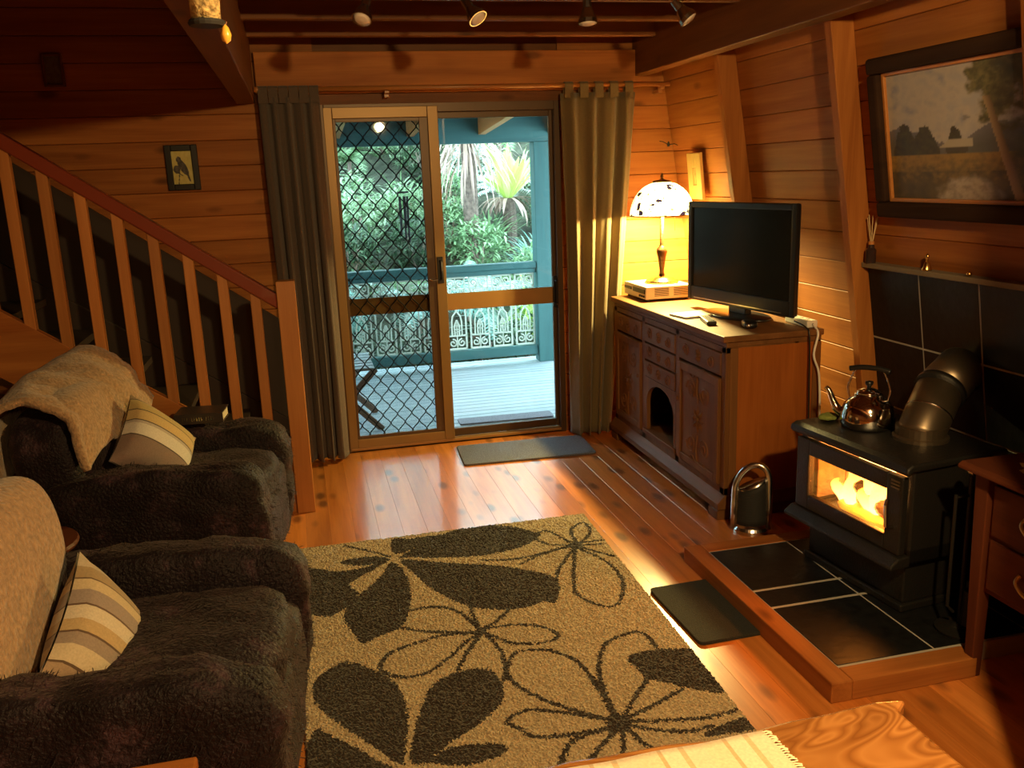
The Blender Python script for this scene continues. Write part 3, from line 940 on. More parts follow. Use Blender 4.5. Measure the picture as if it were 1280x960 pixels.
for (p, q, r) in (((.10, -.20, .295), (.16, .16, .295), .032), ((.2, -.18, .30), (.13, .12, .345), .028), ((.25, -.1, .295), (.28, .20, .30), .034)):
    MB().tube(bez([p, [(a + b_) / 2 + .01 for a, b_ in zip(p, q)], q], 6), r, 10).build('log', char, sv, smooth=True)
def flame_mat():
    m, nt, b = new_mat('flame')
    nt.nodes.remove(b)
    out = nt.nodes['Material Output']
    tc = nt.nodes.new('ShaderNodeTexCoord')
    sp = nt.nodes.new('ShaderNodeSeparateXYZ'); nt.links.new(tc.outputs['Generated'], sp.inputs[0])
    c = ramp(nt, sp.outputs[2], [(0, (1, .78, .42)), (.5, (1, .62, .20)), (1, (1, .30, .04))])
    em = nt.nodes.new('ShaderNodeEmission'); nt.links.new(c, em.inputs[0]); em.inputs[1].default_value = 14
    nt.links.new(em.outputs[0], out.inputs[0])
    return m
FL = flame_mat()
for (fx, fy, h, r) in ((.17, .05, .215, .040), (.20, .13, .20, .045), (.13, -.03, .17, .032), (.23, .19, .14, .032), (.12, .10, .15, .028), (.10, .01, .10, .022),
                       (.21, .08, .22, .036), (.16, .16, .17, .026), (.24, .02, .19, .034), (.11, .17, .09, .022)):
    pts, rs = [], []
    for i in range(12):
        t = i / 11
        pts.append((fx + .012 * math.sin(5 * t + fy * 40), fy + .018 * math.sin(4 * t + fx * 50), .27 + h * t))
        rs.append(max(.002, r * (math.sin(PI * (t * .82 + .18)) ** .8)))
    MB().tube(pts, rs, 10).build('flame', FL, sv, smooth=True)
puff('ember_bed', emissive('embers', (1, .30, .05), 5), sv, (.19, -.02, .265), (.26, .42, .04), 3, 14, .01, 30)
lamp('fire_light', (1.915 + .10, 2.76 - .07, HZ + .40), FIRE_POWER, (1, .42, .10), .05)

fp = thing('flue_pipe', 'dark steel flue pipe rising at a slant from the stove into the tiled wall', 'flue', (2.17, 2.70, HZ + ST + .01))
MB().lathe([(.0, 0), (.098, 0), (.098, .012), (.088, .016), (.088, .05), (0, .05)], n=28).build('collar', M['flue'], fp, smooth=False)
P0, P1, P2, P3 = Vector((-.005, 0, .0)), Vector((.02, .012, .045)), Vector((.12, .065, .155)), Vector((.27, .135, .215))
MB().tube([P0, P1 * .5 + P0 * .5, P1, P1.lerp(P2, .18), P2], .084, 28).build('lower_pipe', M['flue'], fp, smooth=True)
MB().tube([P1.lerp(P2, .93), P2.lerp(P3, .08)], .094, 28).build('joint_ring', M['iron'], fp, smooth=True)
MB().tube([P2, P2.lerp(P3, .5), P3], .090, 28).build('upper_pipe', M['flue'], fp, smooth=True)
MB().tube([P1.lerp(P2, .30), P1.lerp(P2, .33)], .0865, 28).build('seam_band', M['chrome'], fp, smooth=True)

# kettle
kt = thing('kettle', 'shiny steel kettle with a black bar handle on the wood stove', 'kettle', (2.085, 2.90, HZ + ST + .0115), rad(130))
MB().lathe([(0, 0), (.090, 0), (.097, .006), (.100, .02), (.099, .05), (.091, .085), (.073, .109), (.055, .117), (.052, .128), (.05, .13), (0, .13)], n=40).build('body', M['steel'], kt, smooth=True)
MB().lathe([(0, .13), (.047, .13), (.044, .140), (.02, .150), (0, .152)], n=28).build('lid', M['steel'], kt, smooth=True)
MB().lathe([(0, .150), (.008, .152), (.008, .16), (.015, .168), (.015, .178), (0, .182)], n=14).build('lid_knob', M['black_plastic'], kt, smooth=True)
MB().tube(bez([(.085, 0, .045), (.115, 0, .055), (.135, 0, .09), (.150, 0, .125), (.165, 0, .138)], 6), [.022] * 4 + [.020, .019, .018, .017, .016, .015, .014, .0135, .013, .0125, .012, .0115, .011, .0105, .010, .0098, .0095, .0092, .009, .009, .009], 12).build('spout', M['steel'], kt, smooth=True)
for s in (-1, 1):
    MB().tube(bez([(s * .07, 0, .105), (s * .078, 0, .15), (s * .062, 0, .20), (s * .05, 0, .222)], 6), .004, 8).build('handle_strut', M['steel'], kt, smooth=True)
MB().tube(bez([(-.075, 0, .222), (-.03, 0, .231), (.03, 0, .231), (.075, 0, .222)], 6), .0105, 12).build('handle_grip', M['black_plastic'], kt, smooth=True)
# folded green cloth by the kettle
o = puff('pot_holder', plain('green_cloth', (.22, .27, .06), .9, bump=.6, bscale=120), None, (0, 0, .012), (.085, .06, .022), 3, 10, .006, 30)
o.location = (2.005, 3.03, HZ + ST + .0115); o.rotation_euler = (0, 0, .3)
tag(o, 'small green folded cloth on the stove top left of the kettle', 'cloth')

# heater
ht = thing('fan_heater', 'small upright silver fan heater with black grille on the floor by the sideboard', 'heater', (1.915, 3.47, 0), rad(-28))
MB().lathe([(0, 0), (1, 0), (1, .018), (.9, .03), (0, .03)], n=36, sx=.078, sy=.062).build('base', M['chrome'], ht, smooth=False)
def hb(u, v):
    a = 2 * PI * u
    w = .070 * (1 - .10 * v) ; dp = .055 * (1 - .25 * v)
    return (w * math.cos(a), dp * math.sin(a) + .012 * v, .03 + (.205 + .03 * (math.cos(a) if 1 else 0)) * v)
m = MB(); m.grid(hb, 36, 10, closed_u=True)
m.f.append(tuple(range(9 * 36, 10 * 36))); m.mi.append(0)
m.build('body', M['chrome'], ht, smooth=True, bevel=0)
def hg(u, v):
    a = .42 + (PI - .84) * u; v2 = .08 + .84 * v
    return (.0715 * (1 - .10 * v2) * math.cos(a), -(.055 * (1 - .25 * v2) + .0025) * math.sin(a) + .012 * v2, .03 + (.205 + .03 * math.cos(a)) * v2)
MB().grid(hg, 24, 8).build('grille_panel', M['black_matte'], ht, smooth=True, solid=.002)
m = MB()
for i in range(15):
    z = .05 + i * .0115
    v = (z - .03) / .21
    m.tube([((.070 * (1 - .1 * v)) * math.cos(a), -(.055 * (1 - .25 * v) + .002) * math.sin(a) + .012 * v, z) for a in np.linspace(.45, PI - .45, 12)], .0022, 4)
m.build('grille_bar', M['black_matte'], ht)
def loop(i, n=40):
    t = i / n
    a = PI * t
    x = .078 * math.cos(a) if 0 < t < 1 else .078 * (1 if t == 0 else -1)
    return x
pts = [(.076, .0, .02), (.078, .0, .10), (.077, .005, .18)] + [(.076 * math.cos(PI * t / 16) , .012 + .01 * math.sin(PI * t / 16), .215 + .10 * math.sin(PI * t / 16) + .028 * math.cos(PI * t / 16)) for t in range(17)] + [(-.077, .005, .16), (-.078, 0, .09), (-.076, 0, .02)]
MB().tube(pts, .015, 10).build('frame_loop', M['chrome'], ht, smooth=True)

# fire tools
ft = thing('fire_tool_stand', 'black stand of fire tools on the hearth between stove and drawer table', 'fire tools', (2.085, 2.335, HZ))
MB().lathe([(0, 0), (.075, 0), (.078, .01), (.03, .018), (.01, .03), (0, .03)], n=24).build('base', M['iron'], ft)
MB().tube([(0, 0, .02), (0, 0, .56)], .008, 8).build('pole', M['iron'], ft)
MB().lathe([(0, .56), (.016, .565), (.02, .58), (.012, .595), (0, .60)], n=14).build('knob', M['chrome'], ft, smooth=True)
MB().tube([(-.06, 0, .49), (.06, 0, .49)], .005, 8).build('cross_bar', M['iron'], ft)
MB().tube([(-.055, .0, .50), (-.055, 0, .10), (-.03, 0, .075)], .006, 8).build('poker', M['iron'], ft)
m = MB(); m.tube([(.055, 0, .50), (.055, 0, .18)], .006, 8); m.box((.02, -.006, .05), (.09, .006, .18)); m.build('shovel', M['iron'], ft)
m = MB(); m.tube([(0, -.05, .50), (0, -.05, .17)], .006, 8); m.lathe([(0, .05), (.035, .05), (.028, .17), (0, .17)], (0, -.05, 0), 14); m.build('brush', M['iron'], ft)

# ================================================================ SIDE TABLE on the right
sd = thing('drawer_table', 'dark red brown side table with brass pulls right of the stove', 'side table', (2.17, 1.87, 0))
def leg(x, y):
    return MB().hexa([(x - .018, y - .018, 0), (x + .018, y - .018, 0), (x + .018, y + .018, 0), (x - .018, y + .018, 0),
                      (x - .028, y - .028, .69), (x + .028, y - .028, .69), (x + .028, y + .028, .69), (x - .028, y + .028, .69)])
for x in (-.15, .17):
    for y in (.32, -.32): leg(x, y).build('leg', M['mahogZ'], sd, bevel=.004)
b = MB(); b.box((-.155, -.34, .305), (.19, .34, .685)); b.build('case', M['mahogY'], sd, bevel=.004)
MB().prism([(-.215, .70), (.22, .70), (.22, .722), (-.20, .722), (-.215, .712)], -.40, .385, 'Y').build('top', M['mahogY'], sd, bevel=.004)
for z0, z1 in ((.325, .49), (.505, .67)):
    dd = B((-.166, -.28, z0), (-.155, .28, z1)).build('drawer', M['mahogY'], sd, bevel=.004)
    zc = (z0 + z1) / 2
    for yy in (.10, -.14):
        MB().tube(bez([(-.166, yy - .05, zc + .02), (-.185, yy - .045, zc), (-.19, yy, zc - .022), (-.185, yy + .045, zc), (-.166, yy + .05, zc + .02)], 6), .006, 8).build('pull', plain('pale_brass', (.75, .62, .30), .35, .6), dd, smooth=True)
dl = MB()
vs, fs = [(0, 0, .001)], []
for k in range(64):
    a = 2 * PI * k / 64
    r = 1 + .05 * math.cos(16 * a)
    vs.append((.15 * r * math.cos(a), .24 * r * math.sin(a), .001 + .0015 * math.cos(32 * a)))
for k in range(64): fs.append((0, 1 + k, 1 + (k + 1) % 64))
dl.add(vs, fs)
o = dl.build('doily', plain('cream_lace', (.62, .55, .42), .95, bump=.8, bscale=150), None, solid=.002)
o.location = (2.16, 1.93, .7235)
tag(o, 'cream lace doily on the dark drawer table', 'doily')
vz = thing('glass_vase', 'dark glass vase on the lace doily at the right edge', 'vase', (2.14, 2.07, .7265))
MB().lathe([(0, 0), (.045, 0), (.05, .01), (.062, .06), (.066, .11), (.055, .17), (.038, .21), (.042, .235), (.039, .235), (.035, .21), (.05, .165), (.06, .11), (.055, .06), (.04, .012), (0, .012)], n=28).build('body', plain('smoky_glass', (.02, .02, .022), .06, coat=.5), vz, smooth=True)

# ================================================================ ON THE WALLS AND LEDGE
def wall_frame(): return (0, -TILT, 0)
pt = thing('landscape_painting', 'large landscape painting in a wide dark frame above the tiled fire wall', 'painting', (xw(1.735, .021), 2.80, 1.735))
pt.rotation_euler = (0, -TILT, 0)
# local: -x out of the wall, y along the wall (left on screen = +y), z up
PW, PH, FW = .80, .50, .062
m = MB()
for (a, b_) in (((-PW / 2 - FW, -PH / 2 - FW), (PW / 2 + FW, -PH / 2)), ((-PW / 2 - FW, PH / 2), (PW / 2 + FW, PH / 2 + FW)),
                ((-PW / 2 - FW, -PH / 2), (-PW / 2, PH / 2)), ((PW / 2, -PH / 2), (PW / 2 + FW, PH / 2))):
    m.box((-.045, a[0], a[1]), (0, b_[0], b_[1]))
DF = wood('dark_frame_wood', (.022, .011, .008), (.04, .02, .012), 'Y', .8, False)
DF.node_tree.nodes['Principled BSDF'].inputs['Specular IOR Level'].default_value = .08
m.build('frame', DF, pt, bevel=.012)
ringv = ring(-PW / 2, PW / 2, -PH / 2, PH / 2, .014, .014, .014, .014, -.02, .0)
MB().add([(q[1], q[0], q[2]) for q in ringv.v], ringv.f).build('slip', M['railY'], pt, bevel=.002)
def painted(name, w, h, nx, ny, fn, x):
    vs = [(x, w / 2 - w * i / nx, -h / 2 + h * j / ny) for j in range(ny + 1) for i in range(nx + 1)]
    fs = [(j * (nx + 1) + i, j * (nx + 1) + i + 1, (j + 1) * (nx + 1) + i + 1, (j + 1) * (nx + 1) + i) for j in range(ny) for i in range(nx)]
    me = bpy.data.meshes.new(name); me.from_pydata(vs, [], fs)
    at = me.color_attributes.new('paint', 'FLOAT_COLOR', 'POINT')
    cols = np.ones((len(vs), 4), dtype=np.float32)
    for j in range(ny + 1):
        for i in range(nx + 1):
            cols[j * (nx + 1) + i, :3] = fn(i / nx, j / ny)
    at.data.foreach_set('color', cols.ravel())
    mm, nt, b = new_mat(name + '_paint')
    a = nt.nodes.new('ShaderNodeVertexColor'); a.layer_name = 'paint'
    nt.links.new(a.outputs[0], b.inputs['Base Color']); b.inputs['Roughness'].default_value = .6
    me.materials.append(mm); me.update()
    return me
def lerp(a, b, t):
    t = min(1, max(0, t)); return tuple(x + (y - x) * t for x, y in zip(a, b))
def nz(x, y, s=1.0): return mnoise.fractal(Vector((x * s, y * s, 3.1)), .8, 2.0, 4)
def scene_paint(u, v):
    n = nz(u, v, 9); n2 = nz(u + 5, v, 26)
    c = lerp((.38, .37, .42), (.52, .47, .42), .5 + n * .8)                       # cloudy sky
    c = lerp(c, (.29, .30, .40), max(0, n * 1.2 - .05))
    hill = .50 + .07 * math.sin(u * 9 + 1) + .03 * n
    if v < hill: c = lerp((.16, .15, .19), (.11, .11, .11), (hill - v) * 8)
    for (tu, tw, th) in ((.12, .07, .60), (.26, .085, .57), (.47, .05, .56)):
        if v < th - ((u - tu) / tw) ** 2 * .13 + .03 * n2 and v > .33: c = (.065 + .02 * n2, .06 + .02 * n2, .05)
    if .36 < u < .58 and .40 < v < .455 and u > .36 + (v - .40) * 1.2: c = (.42, .38, .32)
    if .40 < u < .55 and .36 < v <= .40: c = (.08, .07, .06)
    if v < .35:
        c = lerp((.30, .19, .06), (.12, .09, .05), (.35 - v) * 5 + n2 * .6)
        if v < .22: c = lerp(c, (.07, .06, .045), .45 + n)
        pm = (1.25 - ((u - .53) / .20) ** 2 - ((v - .04) / .15) ** 2 + n * .6) * 1.3
        c = lerp(c, lerp((.40, .34, .30), (.24, .20, .18), n2 + .3), pm)
    f = 1.15 - ((u - .80) / .24) ** 2 - ((v - .88) / .36) ** 2 + n * .9
    if v > .40: c = lerp(c, lerp((.09, .085, .045), (.20, .175, .08), .35 + n2), f * 2.2)
    c = lerp(c, (.045, .040, .03), min(.92, max(0, (u - .76 + .10 * v + .12 * n) * 4.5)))  # shadow right of the trunk painted into the canvas colours
    tx = .70 + (.62 - v) * .24
    wd = .018 + .012 * (1 - v)
    if abs(u - tx) < wd and v < .75: c = lerp((.40, .28, .17), (.15, .10, .06), (u - tx) / wd * .5 + .5)
    return c
link('canvas', painted('canvas', PW - .02, PH - .02, 130, 84, scene_paint, -.008), pt)

def bird_paint(u, v):
    n = nz(u, v, 7)
    c = lerp((.55, .47, .14), (.62, .55, .20), .5 + n)
    def el(cx, cy, rx, ry, an=0):
        dx, dy = u - cx, v - cy
        x = dx * math.cos(an) + dy * math.sin(an); y = -dx * math.sin(an) + dy * math.cos(an)
        return (x / rx) ** 2 + (y / ry) ** 2 < 1
    dark = (.035, .03, .03)
    if el(.48, .52, .34, .15, .75) or el(.66, .74, .13, .10) or el(.26, .25, .20, .05, 1.1) or el(.80, .45, .17, .13): c = lerp(dark, (.12, .10, .09), .3 + n)
    if abs(u - .72 + (v - .2) * .25) < .02 and v < .40 or abs(v - .25 - (u - .5) * .4) < .018 and u > .5: c = dark
    return c
def small_picture(name, label, x, z, w, h, fw, fn, fm_, matc=None):
    t = thing(name, label, 'picture', (x, YB + .001, z))
    r = ring(-w / 2 - fw, w / 2 + fw, -h / 2 - fw, h / 2 + fw, fw, fw, fw, fw, -.022, -.001)
    r.build('frame', fm_, t, bevel=.004)
    me = painted('print', w, h, 36, 48, fn, 0.0)
    o = link('print', me, t); o.rotation_euler = (0, 0, PI / 2); o.location = (0, -.010, 0); o.rotation_euler = (0, 0, PI / 2)
    o.scale = (1, -1, 1)
    return t
small_picture('bird_picture', 'small black framed picture of a dark bird above the stairs', -.588, 1.752, .105, .178, .034, bird_paint, M['black_plastic'])
small_picture('dim_picture', 'small dim picture high on the dark wall above the stairs', -1.176, 2.272, .075, .14, .014,
              lambda u, v: lerp((.11, .08, .07), (.16, .13, .11), .5 + nz(u, v, 5)), M['beamZ'])
yp = thing('wooden_picture', 'narrow pale wood framed picture on the lamplit sloping wall above the television', 'picture', (xw(1.60, .026), 4.985, 1.60))
yp.rotation_euler = (0, -TILT * .6, 0)
ringv = ring(-.088, .088, -.135, .135, .062, .062, .085, .085, -.022, .0)
MB().add([(q[1] - .005, q[0], q[2]) for q in ringv.v], ringv.f).build('frame', plain('pale_yellow_wood', (.62, .44, .14), .5, bump=.1), yp, bevel=.004)
B((-.018, -.03, -.055), (-.008, .03, .055)).build('print', plain('brown_print', (.40, .24, .07), .7, var=.4, bscale=30), yp)

hk = thing('wall_hook', 'small dark twig hook in the corner of the wooden walls above the lamp', 'hook', (2.30, 5.325, 1.78))
MB().lathe([(0, 0), (.008, .004), (.010, .014), (.004, .03), (0, .034)], n=10).build('body', M['black_matte'], hk)
for d in ((-.06, -.0, .035), (.045, -.05, .004)):
    MB().tube([(0, 0, .012), (d[0] * .6, d[1] * .6, d[2] * .5 + .014), d], .0025, 5).build('twig', M['black_matte'], hk)

LZ = 1.2225
df = thing('reed_diffuser', 'dark bottle with pale reeds on the stone ledge beside the post', 'diffuser', (xw(LZ, .048), 3.352, LZ))
MB().lathe([(0, 0), (.021, 0), (.022, .005), (.022, .055), (.014, .064), (.012, .08), (0, .08)], n=16).build('bottle', plain('dark_glass', (.035, .02, .02), .1), df, smooth=False)
MB().lathe([(0, .078), (.0125, .078), (.0125, .092), (0, .092)], n=14).build('collar', M['railZ'], df)
for i in range(8):
    a = 2 * PI * i / 8
    MB().tube([(.004 * math.cos(a), .004 * math.sin(a), .085), (.018 * math.cos(a), .026 * math.sin(a), .19 + .006 * (i % 3))], .0018, 5).build('reed', plain('reed_pale', (.62, .45, .24), .8), df)
be = thing('brass_bell', 'tiny brass bell on the stone ledge above the tiles', 'bell', (xw(LZ, .045), 3.00, LZ))
MB().lathe([(0, 0), (.013, 0), (.0135, .003), (.009, .012), (.007, .020), (.003, .024), (0, .024)], n=16).build('bell', M['brass'], be, smooth=True)
MB().lathe([(0, .023), (.004, .025), (.003, .032), (.006, .038), (0, .045)], n=12).build('handle', M['brass'], be, smooth=True)
be2 = tag(MB().lathe([(0, 0), (.008, .001), (.011, .008), (.008, .016), (0, .018)], n=14).build('brass_bead', M['brass'], None, smooth=True), 'tiny round brass bead on the stone ledge right of the bell', 'bead')
be.scale = (1.5, 1.5, 1.5)
be2.location = (xw(LZ, .045), 2.77, LZ)

# hanging ornament by the left beam
ho = thing('hanging_ornament', 'small speckled hanging ornament with an amber drop by the left ceiling beam', 'ornament', (-.100, 1.42, 1.873))
MB().lathe([(0, 0), (.024, 0), (.026, .004), (.024, .008), (0, .008)], n=20).build('rim', M['black_matte'], ho)
MB().lathe([(0, .008), (.0205, .008), (.0215, .04), (.020, .10), (.010, .135), (0, .138)], n=20).build('body', plain('speckled_tan', (.42, .30, .12), .8, bump=.8, bscale=90, var=.7), ho, smooth=True)
MB().tube([(0, 0, .137), (0, 0, .50)], .0015, 5).build('cord', M['black_matte'], ho)
MB().tube([(.024, 0, .008), (.027, 0, .006), (.025, 0, .0)], .0015, 5).build('chain', M['chrome'], ho)
MB().lathe([(0, -.018), (.006, -.014), (.008, -.006), (.005, .004), (0, .01)], n=14).build('amber_drop', plain('amber', (.75, .38, .05), .3, coat=.5), ho, smooth=True, loc=(.025, 0, -.006))

# spotlights under the joists
tk = thing('spotlight_track', 'ceiling track carrying four small spotlights', 'light track', (1.0, 3.76, 2.385))
B((-.75, -.012, -.018), (.75, .012, 0)).build('bar', M['black_plastic'], tk, bevel=.003)
spm = {}
for i, (x, rx, ry, mt, lab) in enumerate(((.335, .5, .35, 'silver', 'pale spotlight head at the left end of the ceiling track'),
                                          (.755, .5, -.5, 'chrome', 'bright chrome spotlight head, second from the left on the ceiling track'),
                                          (1.250, .1, .0, 'silver', 'pale spotlight head pointing straight down from the ceiling track'),
                                          (1.665, .35, -.6, 'silver', 'pale spotlight head at the right end of the ceiling track'))):
    t = thing('spotlight', lab, 'spotlight', (x, 3.745, 2.367), 0, 'spotlights on the ceiling track')
    MB().tube([(0, 0, 0), (0, -.006, -.03)], .005, 8).build('stem', M['chrome'], t)
    h = MB().lathe([(0, .03), (.012, .03), (.014, .0), (.027, -.03), (.028, -.042), (0, -.042)], n=18).build('head', M['chrome'], t, smooth=False)
    h.scale = (1.45, 1.45, 1.45); h.location = (0, -.008, -.06); h.rotation_euler = (-rx, ry, 0)
    g = MB().lathe([(0, -.047), (.015, -.046), (.025, -.042), (0, -.041)], n=18).build('bulb_face', plain('frosted_bulb_' + str(i), (.72, .60, .52), .4), h, smooth=True)

# ================================================================ ARMCHAIRS
def fur_pile(root, parts, n, seed):
    r = np.random.default_rng(seed)
    vs, fs = [], []
    tot = sum(len(p.data.polygons) for p in parts)
    for p in parts:
        me = p.data
        polys = me.polygons
        ar = np.array([q.area for q in polys])
        pick = r.choice(len(polys), int(n * len(polys) / tot), p=ar / ar.sum())
        for k in pick:
            q = polys[int(k)]
            c = q.center; nn = q.normal
            vv = [me.vertices[i].co for i in q.vertices]
            a, b = r.random(), r.random()
            pos = vv[0].lerp(vv[1], a).lerp(vv[3].lerp(vv[2], a), b)
            fl_ = mnoise.noise_vector(pos * 5.0)
            d = (nn * .6 + Vector((.15, 0, -.75)) + fl_ * .8 + Vector(r.normal(0, .25, 3))).normalized()
            L_ = r.uniform(.010, .022)
            s = d.cross(nn)
            s = s.normalized() * .0011 if s.length > 1e-4 else Vector((.001, 0, 0))
            o = len(vs)
            mid = pos + (nn * .5 + d * .5).normalized() * L_ * .5
            tip = mid + d * L_ * .5
            vs += [pos - s, pos + s, mid + s, mid - s, tip]
            fs += [(o, o + 1, o + 2, o + 3), (o + 3, o + 2, o + 4)]
    me = bpy.data.meshes.new('fur_pile'); me.from_pydata([tuple(v) for v in vs], [], fs)
    me.materials.append(M['fur'])
    o = link('fur_pile', me, root); o['kind'] = 'stuff'
    return o
def armchair(label, loc, rz, seed, ex=0.0):
    t = thing('armchair', label, 'armchair', loc, rz, 'dark fur covered armchairs')
    E_ = lambda x, y, z: __import__('mathutils').Euler((x, y, z))
    ps = []
    ps.append(puff('base', M['fur'], t, (.02, 0, .215), (.86, .72 + 2 * ex, .37), 9, 16, .02, 5, seed=seed))
    ps.append(puff('seat_cushion', M['fur'], t, (.10, 0, .40), (.68, .46 + 2 * ex, .17), 5, 16, .02, 6, seed=seed + 1))
    ps.append(puff('arm', M['fur'], t, (.03, -.325 - ex, .30), (.88, .19, .54), 5, 18, .022, 6, seed=seed + 2))
    ps.append(puff('arm', M['fur'], t, (.03, .325 + ex, .30), (.88, .19, .54), 5, 18, .022, 6, seed=seed + 3))
    ps.append(puff('backrest', M['fur'], t, (-.345, 0, .475), (.29, .74 + 2 * ex, .70), 5, 18, .007, 6, E_(0, -.14, 0), seed=seed + 4))
    fur_pile(t, ps[:4], 13000, int(seed * 10))
    for x in (-.36, .36):
        for y in (-.30, .30):
            MB().tube([(x, y, 0), (x, y, .06)], .022, 10).build('foot', M['mahogZ'], t)
    return t
armchair('dark brown fur armchair beside the stairs with a book on its arm', (-.625, 3.90, 0), rad(-7), 1.3)
armchair('dark brown fur armchair in the left foreground, the nearer of the two', (-.565, 2.36, 0), rad(-4), 5.1, .05)

def sheet(name, label, loc, rz, prof_fn, nu, nv, mat, thick, seed, amp=.012, ex=0.0):
    RB = __import__('mathutils').Euler((0, -.14, 0)).to_matrix(); CB = Vector((-.345, 0, .475)); HB = (.145 + .034, .37 + ex + .034, .35 + .034)
    def fn(u, v):
        p = Vector(prof_fn(u, v))
        h = mnoise.fractal(Vector((u * 5 + seed, v * 5, seed)), .8, 2, 3) * amp
        p = Vector((p.x + h * .6, p.y + h * .3, p.z + h))
        q = RB.transposed() @ (p - CB)                      # keep the cloth outside the cushioned back
        m = sum(abs(q[i] / HB[i]) ** 5 for i in range(3)) ** .2
        if m < 1: p = CB + RB @ (q / max(m, .3))
        return tuple(p)
    o = MB().grid(fn, nu, nv).build(name, mat, None, smooth=True, solid=thick)
    o.location = loc; o.rotation_euler = (0, 0, rz)
    return tag(o, label, 'throw')
def poly_at(pts, s):
    # point at arc fraction s on a polyline
    P_ = [Vector(p) for p in pts]
    ls = [(P_[i + 1] - P_[i]).length for i in range(len(P_) - 1)]
    d = s * sum(ls)
    for i, l in enumerate(ls):
        if d <= l or i == len(ls) - 1: return P_[i].lerp(P_[i + 1], min(1, d / l))
        d -= l
# over the far chair's back (local chair axes: +x front)
def throw1(u, v):
    y = -.395 + .74 * v
    lift = -.015 + .065 * v
    dr = .25 * (1 - .35 * v) - .03 * math.sin(7 * v)
    prof = bez([(-.58, 0, .845 - .33 + .12 * v), (-.595, 0, .70), (-.565, 0, .82 + lift), (-.47, 0, .888 + lift), (-.36, 0, .885 + lift), (-.235, 0, .80 + lift), (-.185 + .05 * v, 0, .845 - dr)], 5)
    p = poly_at(prof, u)
    return (p.x + .02 * math.sin(6 * v + 4 * u), y + .03 * (u - .5), p.z)
sheet('throw', 'tan fleece throw draped over the back of the far armchair', (-.625, 3.90, 0), rad(-7), throw1, 60, 44, M['throw'], .03, 2.0, .022)
def throw2(u, v):
    y = .275 - .66 * v
    dr = .13 + .36 * v
    prof = bez([(-.60, 0, .50), (-.60, 0, .70), (-.585, 0, .82), (-.50, 0, .878), (-.385, 0, .872), (-.270, 0, .785), (-.222, 0, .69), (-.192, 0, .845 - .10 - dr * .8)], 5)
    p = poly_at(prof, u)
    return (p.x + .012 * math.sin(5 * v + 3 * u), y - .05 * u * (1 - v), p.z)
sheet('throw', 'tan fleece throw draped over the back of the near armchair at the left edge', (-.565, 2.36, 0), rad(-4), throw2, 60, 44, M['throw'], .024, 7.0, .013, .05)

CUSH = [(0, (.33, .24, .16)), (.10, (.10, .06, .035)), (.115, (.55, .47, .33)), (.24, (.30, .24, .20)), (.33, (.11, .065, .04)), (.345, (.48, .36, .19)), (.44, (.62, .56, .44)),
        (.55, (.12, .07, .05)), (.565, (.31, .255, .23)), (.68, (.57, .47, .30)), (.77, (.12, .07, .04)), (.785, (.36, .27, .15)), (.88, (.50, .43, .32))]
def cushion(label, loc, rot, size, mat):
    n = 18
    def fn(sg):
        def g(u, v):
            a, b = 2 * u - 1, 2 * v - 1
            e = (1 - abs(a) ** 2.4) * (1 - abs(b) ** 2.4)
            pin = 1 - .07 * (1 - a * a) * b * b * 0 - .06 * (1 - abs(a)) * (abs(b) > .9) * 0
            x = a * (1 - .08 * (1 - abs(b) ** 2) * abs(a) ** 6 * 1.0)
            y = b * (1 - .08 * (1 - abs(a) ** 2) * abs(b) ** 6 * 1.0)
            return (x * size / 2, y * size / 2, sg * (.088 * max(e, 0) ** .55 + .003))
        return g
    m = MB(); m.grid(fn(1), n, n); m.grid(fn(-1), n, n)
    o = m.build('cushion', mat, None, smooth=True)
    o.location = loc; o.rotation_euler = rot
    return tag(o, label, 'cushion')
def face(normal, spin):
    z = Vector(normal).normalized()
    x = Vector((0, 0, 1)).cross(z).normalized(); y = z.cross(x)
    m = Matrix((x, y, z)).transposed() @ Matrix.Rotation(spin, 3, 'Z')
    return m.to_euler()
CM = stripes('striped_cushion', CUSH, 0)
cushion('striped cream and mauve cushion leaning in the near armchair at the left', (-.60, 2.34, .43), face((1, -.16, .32), rad(20)), .42, CM)
CM2 = stripes('striped_cushion_grey', [(0, (.20, .14, .12)), (.38, (.06, .04, .03)), (.395, (.60, .57, .52)), (.56, (.42, .38, .35)), (.60, (.07, .05, .04)), (.615, (.52, .38, .17)), (.76, (.10, .07, .04)), (.775, (.45, .34, .13)), (.92, (.10, .06, .04)), (.935, (.27, .18, .10))], 0)
cushion('striped brown, white and gold cushion leaning in the far armchair', (-.67, 3.86, .57), face((.85, -.50, .50), rad(38)), .36, CM2)

bo = thing('book', 'thick dark book with silver spine lettering lying on the far armchair arm', 'book', (-.50, 4.17, .60), rad(-6))
B((-.105, -.07, .006), (.10, .068, .042)).build('pages', plain('cream_pages', (.60, .52, .38), .9, bump=.5, bscale=300), bo)
m = MB(); m.box((-.11, -.075, 0), (.105, .075, .006)); m.box((-.11, -.075, .042), (.105, .075, .048)); m.box((-.11, -.079, 0), (.105, -.071, .048))
m.build('cover', plain('dark_cover', (.03, .022, .02), .4), bo, bevel=.002)
m = MB(); r = random.Random(4)
x = -.075
for i in range(14):
    w = r.uniform(.003, .006)
    if i not in (3, 9):
        m.box((x, -.0798, .014), (x + .0018, -.0788, .032)); m.box((x, -.0798, .014 + r.choice((0, .008, .016))), (x + w, -.0788, .017 + r.choice((0, .008, .014))))
    x += .0105
m.build('spine_lettering', M['chrome'], bo)

